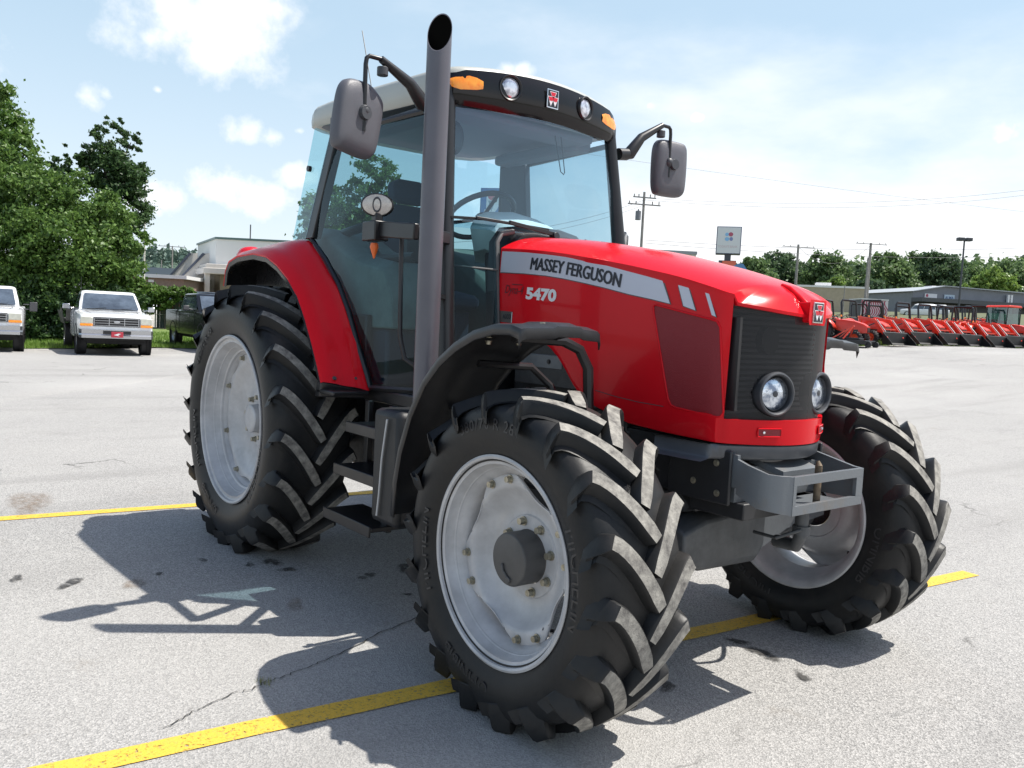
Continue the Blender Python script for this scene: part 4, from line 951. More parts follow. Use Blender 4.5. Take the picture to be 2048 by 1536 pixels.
b.tube([tuple(sc),tuple(sc-.25*ax_),(-1.45,0,1.5),(-1.40,0,1.06)],[.035,.05,.09,.11],12); b.build('steering_wheel',BLK,TR)
b=MB()
def pad(c,sx,sy,sz,tilt=0):
    rr_=[]
    for k in range(7):
        a=-1+2*k/6; w_=(1-abs(a)**4)**.5 if abs(a)<1 else .0; w_=max(w_,.55)
        rr_.append([(c[0]+sx/2*w_*cx_+tilt*a*sz/2,c[1]+sy/2*w_*cy_,c[2]+a*sz/2) for cx_,cy_ in ((-1,-.8),(-.8,-1),(.8,-1),(1,-.8),(1,.8),(.8,1),(-.8,1),(-1,.8))])
    b.loft(rr_)
pad((-2.22,0,1.56),.50,.50,.14); pad((-2.44,0,1.88),.14,.48,.60,-.25); pad((-2.52,0,2.27),.10,.28,.16,-.2); b.box(-2.4,-2.05,-.2,.2,1.06,1.50)
st_=b.build('seat',SEATM,TR,ang=50,bevel=.01)
b=MB(); S=[]
for x,z1 in ((-2.58,1.98),(-2.35,1.95),(-2.1,1.84),(-1.9,1.78),(-1.65,1.74),(-1.56,1.60),(-1.54,1.3)):
    S.append([(x,-.66,1.38),(x,-.66,max(z1-.05,1.40)),(x,-.60,max(z1,1.41)),(x,-.34,max(z1,1.41)),(x,-.30,max(z1-.05,1.40)),(x,-.30,1.38)])
b.loft(S); b.build('side_console',mat('console_sunlit',(.24,.31,.285),.7,nscale=3,namt=.35),TR,ang=50,bevel=.01)  # light colour paints the sun falling on the console top
b=MB(); b.box(-2.5,-1.62,-.64,-.32,1.06,1.375); b.build('console_shade_block',mat('console_shade_navy',(.015,.03,.06),.6),TR,bevel=.02)  # navy block added to paint the shaded lower part of the console
b=MB(); b.loft([[(x,.66,1.06),(x,.66,z1-.05),(x,.60,z1),(x,.34,z1),(x,.30,z1-.05),(x,.30,1.06)] for x,z1 in ((-2.58,1.95),(-2.35,1.86),(-2.1,1.72),(-1.9,1.6),(-1.5,1.5),(-1.14,1.46))]); b.build('side_console',SEATG,TR,ang=50,bevel=.01)
b=MB(); b.tube([(-2.35,-.56,1.93),(-2.05,-.56,1.96),(-1.97,-.56,1.90),(-1.93,-.56,1.80),(-1.86,-.56,1.765),(-1.50,-.56,1.765)],.027,10); b.build('grab_handle',BLK,TR)
b=MB(); b.box(-1.72,-1.68,-.5,-.35,1.75,1.95); b.tube([(-1.7,-.42,1.4),(-1.7,-.42,1.8)],.012,8); b.tube([(-1.6,-.36,1.4),(-1.58,-.36,1.68)],.012,8); b.lathe([(0,.02),(.05,.024)],c=(-1.58,-.36,1.68),ax=(0,0,1),n=12,caps=True); b.build('control_lever',BLK,TR,bevel=.01)
b=MB(); b.loft([[(x,.62,1.06),(x,.585,1.06),(x,.585,z),(x,.62,z)] for x,z in((-2.6,1.5),(-1.12,1.42))]); b.build('inner_lining',BLK,TR)
b=MB(); pad_c=(-1.42,-.40,2.40)
for k in range(1): b.lathe([(-.02,.05),(0,.07),(.02,.05)],c=pad_c,ax=(1,-.3,0),n=18,caps=True,scale=(.8,1.3))
b.build('inner_mirror',BLK,TR)
b=MB(); b.loft([[(-2.33+dx,y0,z),(-2.33+dx,y0+.05,z),(-2.06+dx,y0+.05,z),(-2.06+dx,y0,z)] for z,y0,dx in ((1.5,.70,-.03),(1.9,.675,-.02),(2.50,.60,0.))]); b.build('pillar_trim',mat('trim_slate',(.05,.06,.075),.7),TR,bevel=.01)
# ---- rear mudguards
GO=[(-3.262,1.60),(-3.238,1.70),(-3.17,1.765),(-3.02,1.797),(-2.752,1.805),(-2.538,1.780),(-2.369,1.722),(-2.205,1.640),(-2.067,1.543),(-1.961,1.422),(-1.856,1.279),(-1.78,1.16),(-1.736,1.083)]
GI=[(-3.30,1.62),(-3.27,1.74),(-3.19,1.82),(-3.02,1.862),(-2.75,1.885),(-2.52,1.892),(-2.37,1.872),(-2.235,1.785),(-2.125,1.695),(-1.99,1.60),(-1.90,1.50),(-1.76,1.30),(-1.63,1.045)]
def rear_guard(th=0.):
    b=MB(); rows=[]
    n=len(GO)
    for i in range(n):
        o=np.array(GO[i]); q=np.array(GI[i]); d=np.array(GO[min(i+1,n-1)])-np.array(GO[max(i-1,0)]); d/=np.linalg.norm(d); nr_=np.array([-d[1],d[0]]); 
        if nr_[1]<0 and i>2: nr_=-nr_
        row=[]
        o3=np.array([o[0],-.955,o[1]]); q3=np.array([q[0],-.742,q[1]]); N3=np.array([nr_[0],0,nr_[1]]) if True else 0
        row.append(o3-N3*.035+np.array([0,.004,0])); row.append(o3-N3*.010+np.array([0,-.002,0])); row.append(o3+N3*0.+np.array([0,.008,0]))
        for t in (.12,.22,.3,.42,.55,.68,.78,.9,1.):
            w3=o3+(q3-o3)*t; rid=.016*math.sin(PI*t) - .012*math.exp(-((t-.48)/.17)**2)
            row.append(w3+N3*rid)
        row.append(q3+np.array([0,.02,-.0]))
        rows.append([tuple(p-N3*th) for p in row])
    # front bottom lip
    b.grid(rows,0); return b
for s in(-1,1):
    f=lambda mb: mb if s<0 else mb.mir(1)
    g=f(rear_guard()).build('rear_mudguard',RED,TR,ang=50)
    f(rear_guard(.012)).build('mudguard_liner',mat('liner_black',(.02,.02,.022),.25,nscale=9,namt=.3),g,ang=50)
    b=MB(); b.grid([[(x,-.728,z-.012),(x*.5-1.32,-.728,min(z-.02,1.15))] for x,z in GI]); f(b).build('inner_guard',MATS['liner_black'],g,smooth=False)
    b=MB(); b.box(-1.80,-1.60,-.955,-.742,1.02,1.045); b.loft([[(-1.745,-.955,1.085),(-1.64,-.742,1.045),(-1.66,-.742,1.0),(-1.76,-.955,1.0)],[(-1.80,-.955,1.085),(-1.70,-.742,1.045),(-1.72,-.742,1.0),(-1.82,-.955,1.0)]]); f(b).build('mudguard_foot',BLK,g,bevel=.008)
    for y,t in((-.90,.25),(-.79,.78)): f(bolt_mb((-1.715+.05*t,y,1.105),(.85,0,.5),.009,.007)).build('bolt',DKG,g)
    b=MB(); b.lathe([(0,.085),(.02,.085),(.045,.07),(.058,.04),(.062,.001)],c=(-3.20,-.80,1.80),ax=(-.35,0,1),n=24); f(b).build('rear_lamp',RLAMP,g,ang=60)
# ---- work lamps beside the cab
for s in(-1,1):
    f=lambda mb: mb if s<0 else mb.mir(1)
    c=np.array([-1.372,-.865,1.985]); ax=np.array([.80,-.58,-.02]); ax/=np.linalg.norm(ax)
    b=MB(); b.lathe([(-.055,.03),(-.05,.045),(-.01,.057),(.012,.0575),(.018,.053)],c=c,ax=ax,n=40,scale=(1.42,1.0),caps=True); wl=f(b).build('work_light',BLK,TR,ang=50)
    b=MB(); b.lathe([(.0185,.0505),(.023,.040),(.026,.02),(.027,.0005)],c=c,ax=ax,n=40,scale=(1.42,1.0)); f(b).build('lens',mat('work_lens',(.62,.58,.52),.25,metal=.2,nscale=20,ncol=(.42,.38,.36)),wl,ang=80)
    b=MB(); b.lathe([(.0272,.022),(.0295,.019),(.0272,.016)],c=c,ax=ax,n=28,scale=(1.0,1.75)); f(b).build('lens_ring',DKG,wl)
    b=MB(); b.box(-1.395,-1.345,-.885,-.845,1.89,1.945); b.box(-1.44,-1.31,-.91,-.83,1.81,1.905); b.bar((-1.33,-.87,1.865),(-1.0,-.865,1.835),.03,.075); b.bar((-1.02,-.865,1.835),(-1.12,-.62,1.835),.05,.06); f(b).build('lamp_bracket',BLK,wl,bevel=.006)
    b=MB(); b.lathe([(0,.018),(.02,.022),(.05,.012),(.075,.004)],c=(-1.38,-.87,1.80),ax=(0,0,-1),n=12,caps=True); f(b).build('reflector',mat('orange_lens',(.7,.13,.02),.3),wl)
# ---- mirrors
def mirror(s,cx,cy,cz,yaw):
    """arm from the pillar top, hanging rod, housing"""
    y0=s*.60
    b=MB(); el=np.array([-1.20,s*1.03,2.625+(.06 if s>0 else 0)])
    root=np.array([-1.225,s*.60,2.46]); 
    b.tube([root+np.array([0,s*.03,0]),root+np.array([0,s*.10,.01])],[.035,.035],12); 
    mid=el+np.array([0,-s*.06,-.0])
    b.tube([root+np.array([0,s*.10,.01]),root+np.array([0,s*.12,.016]),root+(mid-root)*.55,mid],[.030,.038,.028,.017],12)
    a=b.build('mirror_arm',BLK,TR,ang=50)
    b=MB(); b.tube([mid,el+np.array([0,0,0]),el+np.array([0,s*.014,-.012]),el+np.array([0,s*.018,-.04]),(el[0],el[1]+s*.018,cz+.0),(el[0],el[1]+s*.018,cz-.06)],.0105,12); b.build('mirror_rod',BLK,a)
    b=MB(); kb=mid+np.array([0,-s*.01,-.055]); b.tube([kb+(0,0,.035),kb+(0,0,.05)],.012,10); b.tube([kb+(0,0,-.018),kb+(0,0,.02)],.026,14); b.build('clamp_knob',DKG,a,bevel=.002)
    # housing outline in its own plane (u across, v up)
    W_,Hh=(.135,.168) if s<0 else (.132,.172)
    ol=[(-.78,-1),(.60,-1.0),(.86,-.86),(1.0,.55),(.93,.84),(.70,.98),(-.55,1.0),(-.86,.86),(-.98,.55),(-1.0,-.70),(-.93,-.90)]
    if s>0: ol=[(-.86,-.90),(-.70,-1.0),(.66,-.99),(.9,-.86),(1.,-.6),(1.0,.72),(.86,.94),(.6,1.0),(-.62,1.0),(-.9,.86),(-1.0,.5),(-.97,-.55)]
    rd_=np.array([math.sin(yaw),math.cos(yaw),0]); nf_=np.array([math.cos(yaw),-math.sin(yaw),0]); c=np.array([cx,cy,cz])
    def sm(ol,it=2):
        for _ in range(it):
            o=[]
            for i in range(len(ol)):
                p=np.array(ol[i]); q=np.array(ol[(i+1)%len(ol)]); o+= [tuple(p*.75+q*.25),tuple(p*.25+q*.75)]
            ol=o
        return ol
    if s<0: ol=[(u+.17*v,v) for u,v in [(-.74,-.94),(.50,-1.08),(.80,-.98),(.92,-.7),(.98,.45),(.86,.70),(.30,.98),(-.05,1.02),(-.62,1.0),(-.90,.86),(-1.0,.45),(-.98,-.62),(-.9,-.86)]]
    ol=sm(ol)
    b=MB(); R_=[]
    for k,h in ((.90,-.02),(.975,-.022),(1.0,-.012),(1.0,.008),(.965,.026),(.88,.038),(.6,.044),(.2,.046),(.01,.046)):
        R_.append([tuple(c+rd_*u*W_*k+np.array([0,0,1])*v*Hh*k+nf_*h) for u,v in ol])
    b.loft(R_,caps=True); h=b.build('mirror_housing',MIRG,a,ang=50)
    b=MB(); b.add([tuple(c+rd_*u*W_*.88+np.array([0,0,1])*v*Hh*.88-nf_*.0235) for u,v in ol],[tuple(range(len(ol)))]); b.build('mirror_glass',MGL,h,smooth=False)
    b=MB(); q=np.array([el[0],el[1]+s*.018,cz]); b.lathe([(-.03,.03),(0,.034),(.02,.030)],c=c+nf_*.045+np.array([0,0,.02]),ax=nf_,n=20,caps=True); b.lathe([(-.026,.012),(-.02,.022),(0,.027),(.02,.022),(.026,.012)],c=q+np.array([0,0,.03]),ax=(0,0,1),n=18,caps=True); b.bar(q+np.array([0,0,.02]),c+nf_*.045+np.array([0,0,.02]),.03,.03); b.build('mirror_pivot',DKG,h,ang=50)
mirror(-1,-1.24,-1.06,2.345,math.radians(-14))
mirror(1,-1.235,1.085,2.445,math.radians(6))
# ---- steps and tank on both sides
for s in(-1,1):
    f=lambda mb: mb if s<0 else mb.mir(1)
    b=MB()
    b.box(-1.10,-.86,-1.0,-.72,.49,1.02); tk=f(b).build('fuel_tank',mat('tank_grey',(.010,.011,.013),.5,nscale=6,namt=.2,bump=.2,bscale=300),TR,bevel=.03)
    b=MB(); b.tube([(-.95,-1.01,.98),(-.985,-1.01,.8),(-1.0,-1.01,.62),(-1.01,-1.012,.53)],.005,6); f(b).build('cable',mat('cable_grey',(.5,.5,.5),.4),tk)
    b=MB()
    for z,y0,x0 in ((.885,-.92,-1.50),(.665,-.95,-1.56),(.425,-.97,-1.62)):
        b.box(x0,-1.13,y0,y0+.22,z-.012,z+.012); b.box(x0,-1.13,y0-.012,y0,z-.035,z+.02); 
    b.box(-1.20,-1.14,-.88,-.85,.40,1.0); b.box(-1.30,-1.25,-.80,-.77,.42,1.0); b.box(-1.58,-1.54,-.78,-.75,.60,1.0)
    f(b).build('cab_steps',BLK,TR,bevel=.004)
    for z in (.74,.70): f(bolt_mb((-1.16,-.88,z),(0,-1,0),.008,.006)).build('step_bolt',BOLTM,TR)
b=MB(); b.box(-.755,-.735,-1.02,-.74,.79,.825); b.build('guard_strap',CASTL,TR,bevel=.003)
for c in((-.757,-.985,.808),): bolt_mb(c,(0,0,1),.01,.02).build('strap_bolt',BOLTM,TR)
# ================================================================== VEGETATION
def leafmat(name,c1,c2,tr=.35):
    m=bpy.data.materials.new(name); m.use_nodes=True; t=m.node_tree; t.nodes.clear(); L=t.links
    o=t.nodes.new('ShaderNodeOutputMaterial'); d=t.nodes.new('ShaderNodeBsdfPrincipled'); d.inputs['Roughness'].default_value=.45; d.inputs['Specular IOR Level'].default_value=.4
    tl=t.nodes.new('ShaderNodeBsdfTranslucent'); mx_=t.nodes.new('ShaderNodeMixShader'); mx_.inputs[0].default_value=tr
    a=t.nodes.new('ShaderNodeAttribute'); a.attribute_name='rnd'; r=t.nodes.new('ShaderNodeMix'); r.data_type='RGBA'; r.inputs['A'].default_value=(*c1,1); r.inputs['B'].default_value=(*c2,1); L.new(a.outputs['Fac'],r.inputs['Factor'])
    L.new(r.outputs['Result'],d.inputs['Base Color']); L.new(r.outputs['Result'],tl.inputs[0]); L.new(d.outputs[0],mx_.inputs[1]); L.new(tl.outputs[0],mx_.inputs[2]); L.new(mx_.outputs[0],o.inputs[0]); return m
LF1=leafmat('leaf_mid',(.055,.12,.025),(.16,.26,.06)); LF2=leafmat('leaf_dark',(.034,.075,.028),(.085,.15,.05)); LF5=leafmat('leaf_far_dark_hazed',(.055,.10,.05),(.12,.185,.085)); LF3=leafmat('leaf_light',(.14,.24,.05),(.26,.36,.09)); LF4=leafmat('leaf_far_hazed',(.085,.145,.055),(.19,.28,.11))  # both far leaf colours are lightened, distance haze painted into them
BARK=mat('bark',(.09,.075,.06),.9,nscale=12,namt=.5)
def leafmesh(name,P,size,m,parent=None,up=.35,asp=.55,**t):
    n=len(P); nr=rng.normal(size=(n,3)); nr[:,2]=nr[:,2]+up; nr/=np.linalg.norm(nr,axis=1)[:,None]
    a=np.cross(nr,rng.normal(size=(n,3))); a/=np.linalg.norm(a,axis=1)[:,None]; c=np.cross(nr,a)
    s=size*rng.uniform(.6,1.35,size=(n,1))
    V=np.stack([P-a*s,P-c*s*asp+nr*s*.12,P+a*s,P+c*s*asp+nr*s*.12],1).reshape(-1,3)
    me=bpy.data.meshes.new(name); me.vertices.add(4*n); me.vertices.foreach_set('co',V.ravel()); me.loops.add(4*n); me.loops.foreach_set('vertex_index',np.arange(4*n)); me.polygons.add(n); me.polygons.foreach_set('loop_start',np.arange(0,4*n,4)); me.polygons.foreach_set('loop_total',np.full(n,4)); me.update(calc_edges=True)
    at_=me.attributes.new('rnd','FLOAT','FACE'); at_.data.foreach_set('value',rng.random(n)); me.materials.append(m)
    o=bpy.data.objects.new(name,me); COL.objects.link(o)
    if parent: o.parent=parent
    return tag(o,**t)
def crownpts(blobs,n,clump=.25,shell=.5,per=90):
    vol=np.array([b[1]**2 for b in blobs]); vol=vol/vol.sum(); out=[]
    for (c,r,*sc),f in zip(blobs,vol):
        sc=np.array(sc[0]) if sc else np.ones(3); k=int(n*f); nc=max(int(k/per),3)
        d=rng.normal(size=(nc,3)); d/=np.linalg.norm(d,axis=1)[:,None]; rad=r*(shell+(1-shell)*rng.random((nc,1))**.6)*(.85+.3*rng.random((nc,1)))
        cc=np.array(c)+d*rad*sc
        q=rng.integers(0,nc,k); e=rng.normal(size=(k,3)); e*= (clump*r*.55)*(.5+rng.random((k,1))); e[:,2]*=.7
        out.append(cc[q]+e)
    return np.vstack(out)
def tree(name,base,blobs,n,size,m,label,cat='tree',group=None,tr=.18,limbs=7,**kw):
    base=np.array(base,float); root=empty(name,tuple(base),label=label,cat=cat,group=group)
    lb=[((np.array(b[0])-base),*b[1:]) for b in blobs]
    P=crownpts(lb,n,**kw); P=P[P[:,2]>.02]
    leafmesh('crown',P,size,m,root)
    b=MB(); top=np.mean([q[0] for q in lb],axis=0); hz_=max(q[0][2] for q in lb)
    top=np.array([top[0],top[1],hz_*.8]); b.tube([(0,0,-.1),tuple(top*.3+np.array([.1,0,0])*tr),tuple(top*.6),tuple(top)],[tr,tr*.8,tr*.55,tr*.2],8)
    for q in lb[:limbs]:
        e=np.array(q[0]); st_=top*min(max(.25,(e[2]-q[1]*.8)/max(top[2],.1)),.9); b.tube([tuple(st_),tuple((st_+e)/2+np.array([0,0,-.08*q[1]])),tuple(e)],[tr*.4,tr*.28,tr*.1],6)
    b.build('trunk',BARK,root); return root
def B(u,v,d,rpx,sc=None): return (at(u,v,d),rpx*d/FPX,sc) if sc else (at(u,v,d),rpx*d/FPX)
# big thicket at the left edge of the lot
tree('broadleaf_tree',gp(-60,33),[B(-40,200,34,75,(1,1,1.3)),B(10,300,34,62),B(-60,360,33,110),B(30,390,33,70),B(-30,480,32,110)],30000,.10,LF1,'tall vine covered tree cut by the left edge of the photo',clump=.21)
tree('cedar_tree',gp(215,35),[B(195,290,36,26,(1,1,1.7)),B(232,290,36,24,(1,1,1.7)),B(262,285,36,15,(1.6,1,1)),B(175,330,36,24,(1,1,1.4)),B(215,340,36,46),B(255,360,36,40),B(245,420,36,50),B(275,430,36,22,(1,1,2)),B(210,255,36,8,(.8,1,3.2)),B(240,258,36,7,(.8,1,3.4)),B(190,262,36,6,(.8,1,3.)),B(275,272,36,8,(2.2,1,.8)),B(268,300,36,12,(1.8,1,.8)),B(135,300,36,10,(1,1,2.2)),B(120,345,36,26)],22000,.085,LF2,'dark ragged cedar with upright tips rising behind the white flatbed truck')
tree('broadleaf_tree',gp(120,31.5),[B(90,400,32,62),B(150,410,32,60),B(200,440,32,62),B(120,490,31.5,85),B(40,500,31.5,75),B(210,520,31.5,70),B(255,500,32,42),B(260,560,32,38),B(150,580,31.5,80),B(60,590,31.5,75)],52000,.082,LF1,'wide mid green broadleaf tree directly behind the white flatbed truck',limbs=10)
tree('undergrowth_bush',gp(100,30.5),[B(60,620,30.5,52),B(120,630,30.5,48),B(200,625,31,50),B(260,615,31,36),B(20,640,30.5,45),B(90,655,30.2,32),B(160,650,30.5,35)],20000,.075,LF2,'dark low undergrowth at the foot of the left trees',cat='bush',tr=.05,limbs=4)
tree('vine_bush',gp(330,41.3,0),[B(290,590,41.5,17),B(318,585,41.5,18),B(345,590,41.5,16),B(372,585,41.5,14),B(300,612,41.5,16),B(330,605,41.5,14),B(385,592,41.6,12),B(275,600,41.5,16)],15000,.075,LF1,'light green vine growing over the slatted fence',cat='bush',tr=.03)
tree('broadleaf_tree',gp(740,34),[B(745,360,35,42,(1,1,1.2)),B(715,420,35,52),B(780,420,35,48),B(650,430,35,48),B(618,415,35,20),B(700,480,35,62),B(780,480,35,50),B(650,500,35,55)],20000,.10,LF1,'green tree seen through the side window of the big tractor')
# treeline across the road
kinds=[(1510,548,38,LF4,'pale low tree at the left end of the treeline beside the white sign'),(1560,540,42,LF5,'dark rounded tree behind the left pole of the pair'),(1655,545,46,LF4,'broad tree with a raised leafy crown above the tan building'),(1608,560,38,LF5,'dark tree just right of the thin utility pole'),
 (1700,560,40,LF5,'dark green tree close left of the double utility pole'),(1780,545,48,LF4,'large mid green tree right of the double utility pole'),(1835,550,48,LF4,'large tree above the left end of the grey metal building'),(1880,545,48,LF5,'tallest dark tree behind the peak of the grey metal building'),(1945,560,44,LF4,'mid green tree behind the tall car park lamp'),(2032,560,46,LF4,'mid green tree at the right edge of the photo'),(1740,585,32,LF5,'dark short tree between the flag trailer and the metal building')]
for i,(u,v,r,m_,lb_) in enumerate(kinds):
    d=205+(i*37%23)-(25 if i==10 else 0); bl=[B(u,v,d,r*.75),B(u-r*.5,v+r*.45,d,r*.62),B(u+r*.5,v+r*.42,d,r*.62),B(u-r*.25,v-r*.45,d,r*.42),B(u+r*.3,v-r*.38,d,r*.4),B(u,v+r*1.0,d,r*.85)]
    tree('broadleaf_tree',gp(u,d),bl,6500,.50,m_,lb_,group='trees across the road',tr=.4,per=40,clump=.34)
tree('willow_bush',gp(1985,175),[B(1985,560,175,26),B(1965,572,175,22),B(2010,568,175,22),B(1940,580,175,18)],5200,.38,LF3,'bright yellow green bush above the metal building roof',cat='bush',per=45)
tree('willow_bush',gp(1672,170),[B(1672,568,170,16),B(1655,572,170,11)],1800,.35,LF3,'small bright green bush behind the tan building',cat='bush',per=45)
# far wooded hill on the left and the wood that closes the gaps of the treeline
def ridge(name,us,tops,d,depth,col,hgt_=16):
    b=MB(); rws=[]
    for k,(dd0,dz) in enumerate(((0,-hgt_),(depth*.4,-hgt_*.35),(depth*.8,-2.5),(depth,-1.2),(depth*1.5,-hgt_))): rws.append([tuple(at(u,v,d+dd0)+np.array([0,0,dz])) for u,v in zip(us,tops)])
    b.grid(rws); return b.build(name,col,kind='structure')
def wood(name,us,tops,d,depth,n,size,m,label,hgt_=16):
    P=[]; ua=np.array(us,float); ta=np.array(tops,float)
    for _ in range(n):
        u=random.uniform(ua[0],ua[-1]); k=random.random()**.7; bump=.9*math.sin(u*.21)+.8*math.sin(u*.47+1)+.6*math.sin(u*.93+2); q=at(u,np.interp(u,ua,ta),d+depth*k*.9); q=q+np.array([0,0,-hgt_*(1-k)**1.3+bump*1.1*d/330+random.gauss(0,.9)]); P.append(q)
    leafmesh(name,np.array(P),size,m,label=label,cat='woodland',kind='stuff')
HU=[200,240,300,340,400,470,560,640]; HT=[509,506,503,505,512,522,530,534]
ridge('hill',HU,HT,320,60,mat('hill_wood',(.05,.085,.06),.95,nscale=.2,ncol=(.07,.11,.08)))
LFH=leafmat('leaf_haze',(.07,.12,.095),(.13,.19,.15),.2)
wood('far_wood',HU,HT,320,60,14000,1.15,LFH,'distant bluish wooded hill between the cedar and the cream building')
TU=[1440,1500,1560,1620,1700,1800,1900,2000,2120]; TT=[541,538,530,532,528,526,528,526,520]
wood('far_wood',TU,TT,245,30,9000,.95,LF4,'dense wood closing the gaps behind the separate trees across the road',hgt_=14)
# ---- lawn strip with blades
GRS=mat('lawn_green',(.10,.17,.035),.9,nscale=3,ncol=(.15,.20,.05))
b=MB(); rws=[]
for i in range(14):
    row=[]
    for s in np.linspace(-22,-7,26):
        d0=25.0 if s<-14.5 else np.interp(s,[-14.5,-13,-7],[25.6,28.3,28.3]); d=d0+(42-d0)*i/13; x,y=gxy(s,d); row.append((x,y,hgt(x,y)+.02))
    rws.append(row)
b.grid(rws); b.f=[tuple(reversed(f)) for f in b.f]; b.build('lawn',GRS,kind='structure')
P=[]
for _ in range(26000):
    s=random.uniform(-21,-7); d0=25.0 if s<-14.5 else np.interp(s,[-14.5,-13,-7],[25.6,28.3,28.3]); d=d0+(random.random()**1.5)*13-.15; x,y=gxy(s,d); P.append((x,y,hgt(x,y)+.05))
def blades(name,P,h,m,**t):
    P=np.array(P); n=len(P); th=rng.random(n)*6.28; w_=h*.12; hh=h*rng.uniform(.5,1.3,n); lx=rng.normal(size=n)*h*.35; ly=rng.normal(size=n)*h*.35
    A=P+np.c_[np.cos(th)*w_,np.sin(th)*w_,-np.full(n,.03)]; Bq=P-np.c_[np.cos(th)*w_,np.sin(th)*w_,np.full(n,.03)]; Cq=P+np.c_[lx,ly,hh]
    V=np.stack([A,Bq,Cq],1).reshape(-1,3); me=bpy.data.meshes.new(name); me.vertices.add(3*n); me.vertices.foreach_set('co',V.ravel()); me.loops.add(3*n); me.loops.foreach_set('vertex_index',np.arange(3*n)); me.polygons.add(n); me.polygons.foreach_set('loop_start',np.arange(0,3*n,3)); me.polygons.foreach_set('loop_total',np.full(n,3)); me.update(calc_edges=True)
    a=me.attributes.new('rnd','FLOAT','FACE'); a.data.foreach_set('value',rng.random(n)); me.materials.append(m); o=bpy.data.objects.new(name,me); COL.objects.link(o); return tag(o,**t)
LGR=leafmat('blade_green',(.11,.21,.03),(.22,.33,.07),.3)
blades('grass',P,.10,LGR,label='short mown grass strip between the lot and the left trees',cat='grass',kind='stuff')
P=[]
for _ in range(5200):
    s=random.uniform(14,29); d=39.6+(s-18.2)*.62+random.uniform(0,3.4); x,y=gxy(s,d); P.append((x,y,hgt(x,y)))
blades('weeds',P,.22,LGR,label='ragged weeds growing under the row of orange tractors',cat='weeds',kind='stuff')
g=g2(530,1366); P=[(g[0]+random.gauss(0,.02),g[1]+random.gauss(0,.016),.006) for _ in range(45)]
blades('weed_tuft',P,.02,leafmat('dry_blade',(.16,.20,.06),(.32,.30,.13),.3),label='tiny green weed growing in the asphalt crack',cat='weed')
# ================================================================== VEHICLES
CGL=mat('car_glass',(.03,.04,.055),.05,coat=.6,nscale=1.2,ncol=(.10,.13,.17)); TYR=mat('car_tyre',(.02,.02,.022),.7); WPT=mat('white_car_paint',(.74,.75,.76),.22,coat=.6); BPT=mat('black_car_paint',(.010,.011,.013),.22,spec=.3,coat=.25)
HLP=mat('car_headlamp',(.62,.62,.54),.15,metal=.2,nscale=8,namt=.2); CHB=mat('car_chrome',(.5,.52,.55),.16,metal=.9); ALU=mat('alloy',(.4,.41,.42),.3,metal=.7); UND=mat('underbody',(.014,.014,.015),.9)
def cwheel(parent,x,y,r,w_,rim=ALU,name='wheel'):
    s=-1 if y<0 else 1
    b=MB(); b.lathe([(-w_/2,r*.62),(-w_/2,r*.93),(-w_/2+.03,r),(w_/2-.03,r),(w_/2,r*.93),(w_/2,r*.64)],c=(x,y,r),ax=(0,s,0),n=28); o=b.build(name,TYR,parent)
    b=MB(); b.lathe([(w_/2-.01,r*.64),(w_/2-.05,r*.58),(w_/2-.06,r*.2),(w_/2-.02,r*.16),(w_/2-.02,.001)],c=(x,y,r),ax=(0,s,0),n=20); b.lathe([(-w_/2+.03,r*.62),(-w_/2+.04,.001)],c=(x,y,r),ax=(0,s,0),n=16); b.build('rim',rim,o); return o
